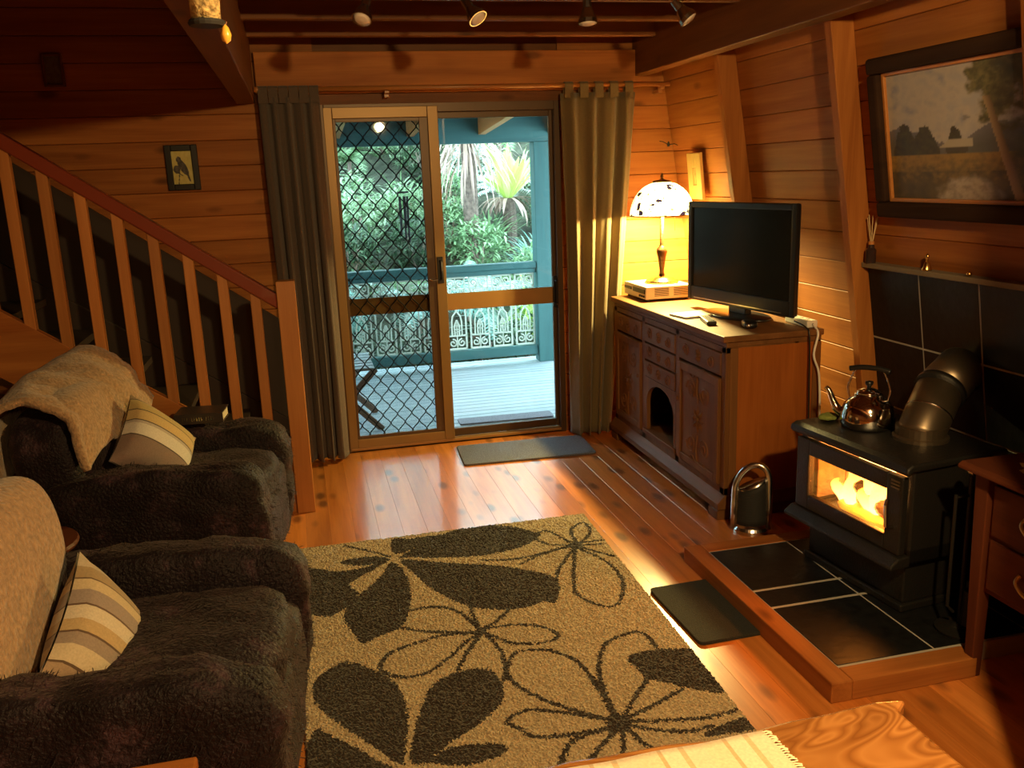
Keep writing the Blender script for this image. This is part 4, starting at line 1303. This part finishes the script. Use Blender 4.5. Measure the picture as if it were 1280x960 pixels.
# small table between the chairs with a couple of things on it
gt = thing('lamp_table', 'small dark table in the gap between the two armchairs', 'side table', (-1.02, 3.19, 0))
MB().lathe([(0, .44), (.17, .44), (.175, .45), (.17, .46), (0, .46)], n=28).build('top', M['mahogY'], gt)
for k in range(3):
    a = 2 * PI * k / 3 + .4
    MB().tube([(.13 * math.cos(a), .13 * math.sin(a), 0), (.09 * math.cos(a), .09 * math.sin(a), .44)], .013, 8).build('leg', M['mahogZ'], gt)
g1 = tag(puff('green_cloth', plain('leaf_green_cloth', (.13, .16, .04), .9, bump=.5), None, (0, 0, .025), (.07, .11, .045), 3, 10, .01, 20), 'crumpled green cloth on the small table between the armchairs', 'cloth')
g1.location = (-1.0, 3.20, .461)
g2 = tag(puff('grey_pouch', plain('grey_cloth', (.20, .18, .17), .8, bump=.4), None, (0, 0, .018), (.07, .055, .033), 3, 10, .005, 20), 'small grey pouch beside the crumpled green cloth between the armchairs', 'pouch')
g2.location = (-.925, 3.15, .461)

# ================================================================ RUG AND MATS
RUG_FILL=[[[0.317,3.675],[0.513,3.852],[0.705,3.916],[0.842,3.869],[0.958,3.749],[0.96,3.688],[0.85,3.605],[0.669,3.568],[0.507,3.6],[0.348,3.653]],[[0.289,3.727],[0.302,3.876],[0.391,3.86],[0.532,3.859],[0.433,3.787],[0.338,3.711]],[[0.312,3.636],[0.406,3.597],[0.544,3.527],[0.71,3.446],[0.849,3.342],[0.912,3.247],[0.884,3.116],[0.854,3.052],[0.805,3.068],[0.739,3.047],[0.622,3.059],[0.505,3.138],[0.411,3.302],[0.356,3.465]],[[0.27,3.629],[0.315,3.516],[0.32,3.331],[0.287,3.143],[0.243,3.035],[0.155,2.991],[0.098,2.961],[0.07,3.046],[0.042,3.158],[0.063,3.278],[0.129,3.375],[0.218,3.51]],[[0.256,3.646],[0.147,3.61],[0.034,3.608],[-0.075,3.682],[-0.154,3.7],[-0.154,3.299],[-0.083,3.244],[-0.013,3.206],[0.047,3.251],[0.113,3.363],[0.081,3.461],[0.175,3.562]],[[0.267,3.671],[0.188,3.718],[0.089,3.718],[0.054,3.688],[0.148,3.629],[0.247,3.637]],[[0.038,2.853],[0.11,2.78],[0.177,2.687],[0.201,2.567],[0.198,2.442],[0.178,2.332],[0.156,2.24],[0.114,2.297],[0.055,2.387],[-0.006,2.483],[-0.06,2.581],[-0.087,2.687],[-0.073,2.764],[-0.027,2.822]],[[0.183,2.241],[0.194,2.327],[0.236,2.471],[0.292,2.606],[0.365,2.665],[0.457,2.674],[0.51,2.645],[0.523,2.535],[0.498,2.455],[0.421,2.375],[0.341,2.321],[0.264,2.27],[0.225,2.229]],[[0.225,2.229],[0.287,2.272],[0.377,2.273],[0.441,2.254],[0.467,2.219],[0.427,2.195],[0.381,2.183],[0.316,2.188]],[[-0.074,2.484],[-0.031,2.432],[0.031,2.357],[0.1,2.266],[0.129,2.233],[0.039,2.167],[-0.101,2.267],[-0.132,2.334],[-0.109,2.417]],[[0.974,2.589],[1.06,2.614],[1.151,2.599],[1.22,2.564],[1.217,2.44],[1.198,2.308],[1.127,2.336],[1.05,2.398],[0.993,2.45],[0.978,2.513]],[[1.042,2.131],[1.141,2.159],[1.198,2.161],[1.208,2.1],[1.114,2.106],[1.043,2.108]],[[0.787,2.275],[0.812,2.294],[0.841,2.289],[0.858,2.264],[0.853,2.23],[0.827,2.204],[0.797,2.204],[0.78,2.232]],[[0.507,2.923],[0.522,2.942],[0.54,2.936],[0.547,2.911],[0.53,2.887],[0.512,2.893]],[[1.069,3.562],[1.092,3.59],[1.116,3.582],[1.115,3.539],[1.087,3.505],[1.065,3.521]]]
RUG_LINE=[[[0.269,3.691],[0.161,3.803],[0.081,3.874]],[[1.082,3.528],[0.975,3.378],[0.912,3.247],[0.898,3.163]],[[1.075,3.509],[0.981,3.225],[0.954,3.076],[1.035,2.953],[1.11,3.01],[1.168,3.164],[1.164,3.336],[1.109,3.477],[1.086,3.527]],[[1.102,3.565],[1.123,3.717],[1.201,3.787],[1.213,3.71],[1.177,3.629],[1.101,3.552]],[[1.11,3.562],[1.228,3.567]],[[1.105,3.52],[1.211,3.381]],[[1.104,3.542],[1.211,3.52]],[[1.081,3.567],[1.025,3.726],[0.975,3.743],[0.944,3.662],[0.986,3.59],[1.072,3.553]],[[1.066,3.533],[0.945,3.51],[0.806,3.434]],[[1.061,3.548],[0.82,3.489],[0.66,3.522]],[[0.523,2.933],[0.479,3.082],[0.403,3.154],[0.301,3.161],[0.253,3.122],[0.231,3.054],[0.32,2.982],[0.426,2.943],[0.519,2.914]],[[0.511,2.908],[0.396,2.93],[0.268,2.9],[0.183,2.86],[0.141,2.771],[0.204,2.698],[0.293,2.699],[0.383,2.772],[0.467,2.865],[0.52,2.905]],[[0.528,2.923],[0.521,3.069],[0.533,3.129]],[[0.533,2.929],[0.605,2.981],[0.666,3.054]],[[0.536,2.929],[0.651,2.93],[0.753,2.881],[0.788,2.801],[0.723,2.772],[0.619,2.799],[0.544,2.897]],[[0.524,2.904],[0.433,2.756],[0.391,2.669]],[[0.533,2.915],[0.564,2.768],[0.555,2.644],[0.533,2.578]],[[0.814,2.267],[0.817,2.469],[0.8,2.618],[0.733,2.71],[0.632,2.741],[0.578,2.686],[0.553,2.608],[0.576,2.519],[0.647,2.41],[0.722,2.335],[0.802,2.265]],[[0.82,2.265],[0.835,2.463],[0.874,2.595],[0.94,2.704],[1.061,2.744],[1.094,2.697],[1.095,2.616]],[[0.831,2.262],[0.922,2.37],[0.993,2.45]],[[0.836,2.26],[0.944,2.299],[1.071,2.357]],[[0.796,2.266],[0.697,2.332],[0.591,2.385],[0.53,2.383],[0.492,2.35],[0.522,2.305],[0.555,2.253],[0.666,2.234],[0.785,2.236]],[[0.844,2.248],[0.949,2.221],[1.062,2.199],[1.137,2.2],[1.211,2.208]],[[0.837,2.23],[0.929,2.174],[1.014,2.149],[1.079,2.158]],[[0.798,2.223],[0.737,2.166],[0.668,2.098]],[[0.818,2.217],[0.77,2.085]],[[0.831,2.213],[0.852,2.132],[0.884,2.095]],[[0.794,2.228],[0.695,2.215],[0.642,2.194],[0.587,2.105]]]

def in_poly(px, py, poly):
    c = np.zeros(px.shape, bool)
    n = len(poly)
    for i in range(n):
        x1, y1 = poly[i]; x2, y2 = poly[(i + 1) % n]
        if y1 == y2: continue
        k = (y1 > py) != (y2 > py)
        c ^= k & (px < (x2 - x1) * (py - y1) / (y2 - y1) + x1)
    return c
def smooth_closed(p):
    q = bez(list(map(lambda a: (a[0], a[1], 0), p[-1:] + p + p[:2])), 5)
    return [(v.x, v.y) for v in q[5:-5]]
def near_line(px, py, line, w):
    c = np.zeros(px.shape, bool)
    for (x1, y1), (x2, y2) in zip(line[:-1], line[1:]):
        dx, dy = x2 - x1, y2 - y1
        t = np.clip(((px - x1) * dx + (py - y1) * dy) / (dx * dx + dy * dy + 1e-12), 0, 1)
        c |= (px - x1 - t * dx) ** 2 + (py - y1 - t * dy) ** 2 < w * w
    return c
def make_rug():
    NX, NY = 290, 440
    u, v = np.meshgrid(np.linspace(0, 1, NX + 1), np.linspace(0, 1, NY + 1))
    tl, tr_, bl, br_ = np.array((-.144, 3.912)), np.array((1.247, 3.902)), np.array((-.10, 1.72)), np.array((1.186, 1.71))
    p = ((1 - u) * (1 - v))[..., None] * tl + (u * (1 - v))[..., None] * tr_ + ((1 - u) * v)[..., None] * bl + (u * v)[..., None] * br_
    p = p + rng.normal(0, .0016, p.shape)
    z = .012 + rng.random(u.shape) * .007
    edge = (u < 1e-6) | (u > 1 - 1e-6) | (v < 1e-6) | (v > 1 - 1e-6)
    z[edge] = .002
    p[edge] += rng.normal(0, .0015, p[edge].shape)
    vs = np.concatenate([p, z[..., None]], -1).reshape(-1, 3)
    idx = np.arange((NX + 1) * (NY + 1)).reshape(NY + 1, NX + 1)
    fs = np.stack([idx[:-1, :-1], idx[1:, :-1], idx[1:, 1:], idx[:-1, 1:]], -1).reshape(-1, 4)
    cc = vs[fs].mean(1)
    jx, jy = cc[:, 0] + rng.normal(0, .0028, len(fs)), cc[:, 1] + rng.normal(0, .0028, len(fs))
    dark = np.zeros(len(fs), bool)
    for q in RUG_FILL: dark |= in_poly(jx, jy, smooth_closed(q))
    for q in RUG_LINE:
        s = bez([(a, b, 0) for a, b in q], 5)
        dark |= near_line(jx, jy, [(a.x, a.y) for a in s], .0085)
    me = bpy.data.meshes.new('rug')
    me.from_pydata(vs.tolist(), [], fs.tolist())
    me.materials.append(plain('beige_wool', (.36, .285, .17), .95, var=.28, bscale=130, sheen=.3))
    me.materials.append(plain('dark_brown_wool', (.022, .015, .010), .95, var=.4, bscale=130, sheen=.2))
    me.polygons.foreach_set('material_index', dark.astype(np.int32))
    me.update()
    o = link('rug', me)
    tag(o, 'large beige wool rug with dark brown leaves and outlined flowers', 'rug')
make_rug()
def mat_(name, label, cx, cy, w, d, rz, mat, h=.012):
    m = MB(); m.prism([(w / 2 * sx - .02 * sx * a, d / 2 * sy - .02 * sy * b) for sx, sy, pts in ((1, 1, ((0, 1), (.3, .3), (1, 0))), (-1, 1, ((1, 0), (.3, .3), (0, 1))), (-1, -1, ((0, 1), (.3, .3), (1, 0))), (1, -1, ((1, 0), (.3, .3), (0, 1)))) for a, b in pts], 0, h, 'Z')
    o = m.build(name, mat, None, bevel=.003)
    o.location = (cx, cy, .0005); o.rotation_euler = (0, 0, rz)
    return tag(o, label, 'mat')
mat_('door_mat', 'grey door mat on the floorboards inside the glass door', 1.235, 5.02, .80, .38, rad(-3), M['mat_grey'])
mat_('hearth_mat', 'small black mat on the floorboards between rug and hearth', 1.385, 2.835, .275, .45, rad(1.5), M['mat_black'], .014)

# ================================================================ NEAR TABLE
nt_ = thing('wooden_table', 'polished table with swirling natural grain in the bottom right foreground', 'table', (.45, .80, 0))
TZ = .72
def swirl():
    m, nt, b = new_mat('swirl_grain_wood')
    tc = nt.nodes.new('ShaderNodeTexCoord')
    mp = nt.nodes.new('ShaderNodeMapping'); mp.inputs['Scale'].default_value = (.8, 3.4, 1)
    nt.links.new(tc.outputs['Object'], mp.inputs[0])
    n = nt.nodes.new('ShaderNodeTexNoise'); n.inputs['Scale'].default_value = 1.6; n.inputs['Detail'].default_value = 2; n.inputs['Distortion'].default_value = 2.4
    nt.links.new(mp.outputs[0], n.inputs['Vector'])
    s = mathn(nt, 'FRACT', mathn(nt, 'MULTIPLY', n.outputs[0], 15))
    s = mathn(nt, 'ABSOLUTE', mathn(nt, 'SUBTRACT', s, .5))
    c1 = ramp(nt, s, [(.0, (.27, .105, .025)), (.25, (.36, .155, .04)), (.5, (.44, .205, .06))])
    c2 = ramp(nt, n.outputs[0], [(.35, (.62, .56, .5)), (.6, (1, 1, 1))])
    nt.links.new(mixc(nt, 1.0, c1, c2, 'MULTIPLY'), b.inputs['Base Color'])
    b.inputs['Roughness'].default_value = .25; b.inputs['Coat Weight'].default_value = .4
    return m
SW = swirl()
pl = [(-.85, -.40), (.50, -.40)]
for i in range(13):
    t = i / 12
    pl.append((.505 + .014 * math.sin(5 * t) - .0 * t, -.38 + .755 * t))
for i in range(25):
    t = i / 24
    pl.append((.525 - 1.36 * t, .402 + .007 * math.sin(19 * t) + .004 * math.sin(43 * t)))
MB().prism(pl, TZ - .035, TZ, 'Z').build('top', SW, nt_, bevel=.008)
for x in (-.75, .42):
    for y in (-.32, .30):
        B((x - .03, y - .03, 0), (x + .03, y + .03, TZ - .035)).build('leg', M['railZ'], nt_, bevel=.004)
m = MB(); m.box((-.72, -.30, TZ - .10), (.39, -.28, TZ - .035)); m.box((-.72, .26, TZ - .10), (.39, .28, TZ - .035))
m.build('apron', M['railX'], nt_)
rn = thing('table_runner', 'cream woven table runner with a fringed end on the swirl grained table', 'runner', (.45, .80, TZ + .0005))
def run(u, v):
    x = -.80 + (.232 + .80) * u; y = -.36 + .742 * v
    return (x + .006 * math.sin(9 * v) * u, y, .003 + .0012 * math.sin(40 * x))
RM = stripes('cream_weave', [(0, (.80, .70, .50)), (.30, (.62, .46, .26)), (.36, (.82, .73, .55)), (.62, (.66, .50, .30)), (.70, (.80, .70, .52))], 0, 9)
MB().grid(run, 80, 50).build('cloth', RM, rn, smooth=True, solid=.004)
m = MB(); r = random.Random(2)
for i in range(130):
    y = -.36 + .742 * (i + .5) / 130
    x = .232 + .006 * math.sin(9 * (i + .5) / 130)
    m.tube([(x - .004, y, .004), (x + .005, y + r.uniform(-.002, .002), .0045), (x + .011 + r.uniform(0, .004), y + r.uniform(-.003, .003), .002)], .0016, 4)
o = m.build('fringe', plain('cream_thread', (.80, .70, .50), .9), rn); o['kind'] = 'stuff'

stl = thing('wooden_stool', 'reddish wooden stool corner at the bottom left edge of the view', 'stool', (-.509, 1.678, 0))
B((-.19, -.17, .39), (.19, .17, .42)).build('top', M['pineX'], stl, bevel=.006)
for x in (-.15, .15):
    for y in (-.13, .13): B((x - .02, y - .02, 0), (x + .02, y + .02, .39)).build('leg', M['pineZ'], stl, bevel=.003)

# ================================================================ VERANDAH AND GARDEN
dk = struct('verandah_deck')
B((-3.2, 5.49, -.25), (3.4, 8.0, -.085)).build('joists', M['tealX'], dk)
dmh = MB().prism(plank_mesh('', 6.6, .088, .03, 'X', None, .004), -3.2, 3.4, 'X').mesh('deck_board', M['deck'])
copies(dmh, 'deck_board', dk, [(0, 5.535 + .094 * i, -.065) for i in range(27)])
vr = struct('verandah_roof')
MB().prism([(5.47, 2.36), (8.35, 2.17), (8.35, 2.20), (5.47, 2.40)], -3.4, 3.6, 'X').build('roof_sheet', plain('dark_teal_lining', (.05, .10, .10), .6), vr)
rmh = MB().prism([(5.47, 2.15), (7.75, 1.99), (7.75, 2.205), (5.47, 2.355)], -.03, .03, 'X').mesh('rafter', M['railY'])
copies(rmh, 'rafter', vr, [(-2.1 + .62 * i, 0, 0) for i in range(9)])
B((-3.3, 7.75, 1.92), (3.5, 7.85, 2.17)).build('beam', M['tealX'], vr, bevel=.005)
tag(B((2.075, 7.745, -.05), (2.22, 7.89, 1.92)).build('verandah_post', M['tealZ'], None, bevel=.006), 'teal painted timber post at the end of the iron lace balustrade', 'post')
rl = thing('balustrade', 'teal verandah balustrade with cream iron lace panels', 'balustrade', (0, 7.81, 0))
B((-3.0, -.055, .815), (2.075, .045, .875)).build('top_rail', M['tealX'], rl, bevel=.012)
B((-3.0, -.035, .775), (2.075, .025, .815)).build('under_rail', M['tealX'], rl, bevel=.004)
B((-3.0, -.04, .02), (2.075, .04, .105)).build('bottom_rail', M['tealX'], rl, bevel=.005)
pmb = MB()
a0, a1, b0, b1 = -.092, .092, .112, .772
for s in ((a0, b0, a0 + .014, b1), (a1 - .014, b0, a1, b1), (a0, b0, a1, b0 + .014), (a0, b1 - .014, a1, b1), (a0, .235, a1, .247), (a0, .655, a1, .667)):
    pmb.box((s[0], -.008, s[1]), (s[2], .008, s[3]))
def sw(pts, r=.0075): pmb.tube([(p[0], 0, p[1]) for p in pts], r, 5)
def spir(cx, cz, r, turns, sg, st):
    return [(cx + r * (1 - .8 * t) * math.cos(st + sg * turns * 2 * PI * t), cz + r * (1 - .8 * t) * math.sin(st + sg * turns * 2 * PI * t)) for t in np.linspace(0, 1, 16)]
for s in (-1, 1):
    sw(spir(s * .042, .175, .038, 1.3, s, PI / 2)); sw(spir(s * .044, .715, .036, 1.3, -s, -PI / 2))
    sw([(s * .045, .245), (s * .045, .37), (s * .035, .42), (0, .465), (-s * .035, .52), (-s * .04, .57), (-s * .02, .60), (0, .585)])
    sw([(s * .020, .245), (s * .022, .33), (0, .385)]); sw([(s * .075, .60), (s * .06, .625), (s * .075, .655)])
    sw([(s * .04, .60), (s * .045, .655)]); sw([(s * .03, .667), (0, .70), (0, .76)], .006)
sw([(0, .112), (0, .235)], .006); sw([(0, .245), (0, .385)], .006)
sw([(-.022, .30), (.022, .30)], .006); sw([(-.022, .335), (.022, .335)], .006)
lm_ = pmb.mesh('lace_panel', M['cream_iron'])
copies(lm_, 'lace_panel', rl, [(1.965 - .213 * i, 0, 0) for i in range(14)])

dm2 = mat_('deck_mat', 'dark grey mat on the deck outside the glass door', 1.33, 5.95, .68, .15, rad(-2), M['mat_grey']); dm2.location.z = -.0495
ch = thing('folding_chair', 'weathered timber folding chair on the deck behind the screen door', 'chair', (.24, 6.25, -.05))
gw_ = M['deck']; bwn = wood('weathered_brown', (.16, .11, .08), (.26, .19, .14), 'X', .6, False)
for y in (-.24, .24):
    for s in (-1, 1):
        p0, p1 = (-s * .22, y + s * .012, .0), (s * .20, y + s * .012, .43)
        d = Vector(p1) - Vector(p0); L_ = d.length
        m = MB().box((0, -.011, -.022), (L_, .011, .022))
        o = m.build('leg', bwn, ch, bevel=.003); o.location = p0; o.rotation_euler = (0, -math.atan2(d.z, d.x), 0)
for i in range(6):
    y = -.25 + i * .1
    B((-.19, y - .035, .43), (.19, y + .035, .45)).build('seat_slat', gw_, ch, bevel=.003)
m = MB(); 
for y in (-.24, .24): m.box((-.22, y - .015, .45), (-.19, y + .015, .85))
m.build('back_post', bwn, ch)
for i in range(3): B((-.215, -.26, .58 + .1 * i), (-.20, .26, .65 + .1 * i)).build('back_slat', gw_, ch, bevel=.003)

wc = thing('wind_chime', 'dark tube wind chime hanging under the verandah roof behind the screen', 'wind chime', (.865, 7.40, 1.13))
MB().lathe([(0, .40), (.045, .40), (.045, .415), (0, .415)], n=18).build('disc', M['black_matte'], wc)
for i in range(5):
    a = 2 * PI * i / 5
    MB().tube([(.034 * math.cos(a), .034 * math.sin(a), .0 + .03 * i), (.034 * math.cos(a), .034 * math.sin(a), .375)], .0085, 8).build('tube', M['black_matte'], wc)
MB().tube([(0, 0, .41), (0, 0, 1.06)], .002, 5).build('cord', M['black_matte'], wc)

hs = MB()
def hill_z(x, y): return -.32 + max(0, y - 8.6) * .44 + .16 * mnoise.noise(Vector((x * .7, y * .7, 0)))
hs.grid(lambda u, v: (-9 + 20 * u, 7.9 + 11 * v, hill_z(-9 + 20 * u, 7.9 + 11 * v)), 60, 40)
o = hs.build('garden_slope', plain('leaf_litter', (.055, .06, .04), .95, bump=.8, bscale=8, var=.6), None, smooth=True); o['kind'] = 'structure'
hs = B((-9, 5.4, -.6), (11, 8.0, -.33)).build('garden_ground', plain('soil', (.04, .03, .025), .95), None); hs['kind'] = 'structure'

LM = {
    'pale': leaf_mat('pale_green_leaf', (.16, .28, .12), (.62, .76, .54)),
    'cyan': leaf_mat('blue_green_leaf', (.10, .26, .21), (.48, .70, .62)),
    'mid': leaf_mat('mid_green_leaf', (.07, .15, .06), (.30, .46, .24)),
    'dark': leaf_mat('dark_green_leaf', (.025, .055, .03), (.09, .16, .08)),
    'white': leaf_mat('silvery_leaf', (.20, .28, .22), (.85, .92, .86)),
    'lime': leaf_mat('lime_leaf', (.40, .58, .10), (.62, .78, .28)),
    'dead': leaf_mat('dead_frond', (.24, .15, .12), (.50, .36, .30)),
}
BARK = plain('fibrous_bark', (.10, .07, .055), .95, bump=1, bscale=25, var=.5)
def blade(m, base, az, elev, L_, w, droop, seg=6, fold=.25):
    vs, fs = [], []
    p = Vector(base); e = elev
    hd_ = Vector((math.cos(az), math.sin(az), 0)); sd_ = Vector((-math.sin(az), math.cos(az), 0))
    for i in range(seg + 1):
        t = i / seg
        ww = w * (math.sin(PI * min(1, .12 + .88 * t)) ** .7) * (1 if t < 1 else .05)
        up = Vector((0, 0, 1))
        vs += [tuple(p - sd_ * ww + up * ww * fold), tuple(p), tuple(p + sd_ * ww + up * ww * fold)]
        p = p + (hd_ * math.cos(e) + Vector((0, 0, math.sin(e)))) * (L_ / seg)
        e -= droop / seg
    for i in range(seg):
        a = 3 * i
        fs += [(a, a + 1, a + 4, a + 3), (a + 1, a + 2, a + 5, a + 4)]
    m.add(vs, fs)
def fern_frond(m, base, az, elev, L_, w, droop, n=22):
    p = Vector(base); e = elev
    hd_ = Vector((math.cos(az), math.sin(az), 0)); sd_ = Vector((-math.sin(az), math.cos(az), 0))
    for i in range(n):
        t = i / n
        d = hd_ * math.cos(e) + Vector((0, 0, math.sin(e)))
        q = p + d * (L_ / n)
        ll = w * math.sin(PI * (.1 + .86 * t)) ** .8
        th = L_ / n * .42
        for s in (-1, 1):
            tip = p + sd_ * s * ll + d * ll * .35 - Vector((0, 0, ll * .25))
            m.add([tuple(p - d * th), tuple(p + d * th), tuple(tip)], [(0, 1, 2)])
        p = q; e -= droop / n
def plant(kind, name, label, cat, x, y, seed, group, **k):
    r = random.Random(seed)
    z = hill_z(x, y) - .03
    t = thing(name, label, cat, (x, y, z), 0, group)
    m = MB()
    mt = LM[k.get('m', 'mid')]
    if kind == 'fern':
        h = k.get('h', .1)
        for i in range(k.get('n', 16)):
            fern_frond(m, (0, 0, h), r.uniform(0, 2 * PI), r.uniform(.5, 1.2), k.get('L', .8) * r.uniform(.7, 1.1), k.get('w', .12), r.uniform(1.2, 2.0))
        m.build('fronds', mt, t)
        MB().tube([(0, 0, 0), (.01, .01, h)], .045 if h > .3 else .03, 8).build('crown', LM['dead'], t)
    elif kind == 'strap':
        for i in range(k.get('n', 40)):
            blade(m, (r.gauss(0, .05), r.gauss(0, .05), 0), r.uniform(0, 2 * PI), r.uniform(.7, 1.45), k.get('L', .6) * r.uniform(.6, 1.1), k.get('w', .016), r.uniform(.6, 2.0))
        m.build('blades', mt, t)
    elif kind == 'shrub':
        R_ = k.get('R', .5)
        for i in range(k.get('n', 500)):
            d = Vector((r.gauss(0, 1), r.gauss(0, 1), r.gauss(0, 1))).normalized() * R_ * r.uniform(.55, 1)
            d.z = d.z * k.get('sz', 1.0) + R_ * k.get('sz', 1.0)
            blade(m, d, r.uniform(0, 2 * PI), r.uniform(-.6, .9), k.get('L', .13) * r.uniform(.6, 1.2), k.get('w', .022), r.uniform(.2, 1.2), 2)
        m.build('foliage', mt, t)
        s = MB()
        for i in range(4):
            a = r.uniform(0, 6.3)
            s.tube([(0, 0, 0), (R_ * .3 * math.cos(a), R_ * .3 * math.sin(a), R_ * k.get('sz', 1.0) * 1.2)], .012, 6)
        s.build('stems', LM['dead'], t)
    return t
# the big rosette plant with a skirt of dead fronds
rp = thing('rosette_palm', 'pale green rosette palm of stiff upright fronds in the middle of the glass door', 'palm', (2.60, 11.0, hill_z(2.6, 11)))
m = MB(); r = random.Random(5)
hb_ = 1.36 - hill_z(2.6, 11)
for i in range(26):
    az = r.uniform(0, 2 * PI); blade(m, (.05 * math.cos(az), .05 * math.sin(az), hb_), az, r.uniform(.55, 1.35), r.uniform(.55, .85), .045, r.uniform(.0, .35), 6, .3)
m.build('fronds', LM['lime'], rp)
m = MB()
for i in range(30):
    az = r.uniform(0, 2 * PI); blade(m, (.06 * math.cos(az), .06 * math.sin(az), hb_), az, r.uniform(-.4, .2), r.uniform(.3, .55), .022, r.uniform(1.0, 1.6), 5)
m.build('dead_skirt', LM['dead'], rp)
MB().tube([(0, 0, -.1), (.02, 0, hb_ * .5), (0, 0, hb_)], .085, 10).build('trunk', BARK, rp)
tf = thing('tree_fern', 'tree fern with brown hanging dead fronds beside the door\'s centre stile', 'tree fern', (2.02, 10.6, hill_z(2.02, 10.6)))
m = MB(); r = random.Random(8)
hb_ = 2.35 - hill_z(2.02, 10.6)
for i in range(90):
    az = r.uniform(0, 2 * PI); blade(m, (.10 * math.cos(az), .10 * math.sin(az), hb_ - r.uniform(0, .5)), az, r.uniform(-.9, -.1), r.uniform(.5, 1.05), .010, r.uniform(.6, 1.2), 6)
m.build('dead_fronds', LM['dead'], tf)
m = MB()
for i in range(14):
    fern_frond(m, (0, 0, hb_), 2 * PI * i / 14, r.uniform(.3, .9), 1.3, .2, 1.4, 26)
m.build('fronds', LM['mid'], tf)
MB().tube([(0, 0, -.1), (.03, 0, hb_ * .5), (0, 0, hb_)], [.11, .085, .08], 10).build('trunk', BARK, tf)

G = 'garden plants on the slope beyond the verandah'
r = random.Random(21)
plant('fern', 'fern', 'blue green fern arching low behind the balustrade, right of the door\'s centre stile', 'fern', 1.72, 8.95, 1, G, m='cyan', n=22, L=.85, w=.13, h=.55)
plant('fern', 'fern', 'blue green fern behind the screen door, just left of the centre stile', 'fern', 1.18, 9.0, 2, G, m='cyan', n=20, L=.85, w=.13, h=.50)
plant('strap', 'strap_grass', 'silvery clump of strap leaves above the balustrade in the middle of the glass door', 'grass clump', 2.05, 9.25, 3, G, m='white', n=70, L=.75, w=.013)
plant('strap', 'strap_grass', 'lime green clump of strap leaves left of the teal post', 'grass clump', 2.42, 9.25, 4, G, m='lime', n=80, L=.85, w=.013)
plant('strap', 'strap_grass', 'pale clump of strap leaves right of the teal post', 'grass clump', 2.78, 9.3, 5, G, m='pale', n=90, L=1.05, w=.015)
mats = ['pale', 'cyan', 'white', 'mid', 'pale', 'dark', 'mid', 'dark', 'lime']
for i in range(6):  # dark-leaved shrubs added to fill in the shade below the rail
    plant('shrub', 'low_shrub', 'low shrub darkened as shade behind the lace panels, ' + ['leftmost of six', 'second from the left', 'third from the left', 'third from the right', 'second from the right', 'rightmost of six'][i], 'shrub', .35 + .46 * i, 8.62, 500 + i, G, m='dark', n=420, R=.27, L=.11, w=.016, sz=1.1)
HUE = {'pale': 'pale green', 'cyan': 'blue green', 'white': 'silvery', 'mid': 'mid green', 'dark': 'dark green', 'lime': 'lime green'}
def where(x, y):
    s = x / y
    side = 'behind the screen door' if s < .155 else ('behind the glass door' if s < .262 else ('right of the teal post' if s < .34 else 'hidden right of the door'))
    row = 'low on the slope' if y < 10.6 else ('halfway up the slope' if y < 12.8 else 'high on the slope')
    return row + ', ' + side
spots = []
for i in range(46):
    y = 9.4 + 5.0 * (i / 46)
    x = max((r.uniform(-.03, .36) * y for _ in range(12)), key=lambda q: min([9] + [math.hypot(q - a_, y - b_) for a_, b_ in spots]))
    spots.append((x, y))
    k = r.random()
    mt = r.choice(mats)
    if k < .28:
        if mt == 'dark': mt = 'mid'
        plant('fern', 'fern', HUE[mt] + ' fern ' + where(x, y), 'fern', x, y, 100 + i, G, m=mt, n=16, L=r.uniform(.6, 1.0), w=.13, h=.3)
    elif k < .5:
        plant('strap', 'strap_grass', HUE[mt] + ' strap leaf clump ' + where(x, y), 'grass clump', x, y, 100 + i, G, m=mt, n=90, L=.8, w=.012)
    else:
        plant('shrub', 'shrub', HUE[mt] + ' shrub ' + where(x, y), 'shrub', x, y, 100 + i, G, m=mt, n=800, R=r.uniform(.34, .48), L=.13, w=.015)
for i in range(12):
    x = -1.2 + .85 * i + r.uniform(-.2, .2); y = 15.2 + r.uniform(-.5, .5); mt = r.choice(mats[:5])
    plant('shrub', 'shrub', HUE[mt] + ' tall shrub topping the slope, ' + where(x, y).split(', ')[1], 'shrub', x, y, 300 + i, G, m=mt, n=1000, R=.95, L=.2, w=.03, sz=1.3)
for i, (x, y, s) in enumerate(((2.62, 8.4, .22), (2.95, 8.55, .28), (2.45, 8.55, .14))):
    o = puff('garden_rock', plain('garden_rock', (.16, .14, .13), .9, bump=.8, bscale=12, var=.4), None, (0, 0, s * .3), (s * 1.5, s * 1.1, s), 2.6, 10, .05, 5, seed=i * 3.0)
    o.location = (x, y, hill_z(x, y)); tag(o, ['middle sized grey rock at the foot of the teal post', 'largest grey rock right of the teal post', 'smallest grey rock behind the end of the balustrade'][i], 'rock')

# tell look-alike plants apart by their order from left to right
same = {}
for o in COL.objects:
    if o.get('group') == G: same.setdefault(o['label'], []).append(o)
ORD = {2: ['left of the two', 'right of the two'], 3: ['leftmost of three', 'middle of three', 'rightmost of three'], 4: ['leftmost of four', 'second from left of four', 'third from left of four', 'rightmost of four']}
for lab, os_ in same.items():
    if len(os_) in ORD:
        os_.sort(key=lambda o: o.location.x / o.location.y)
        for o, w in zip(os_, ORD[len(os_)]): o['label'] = lab + ', ' + w
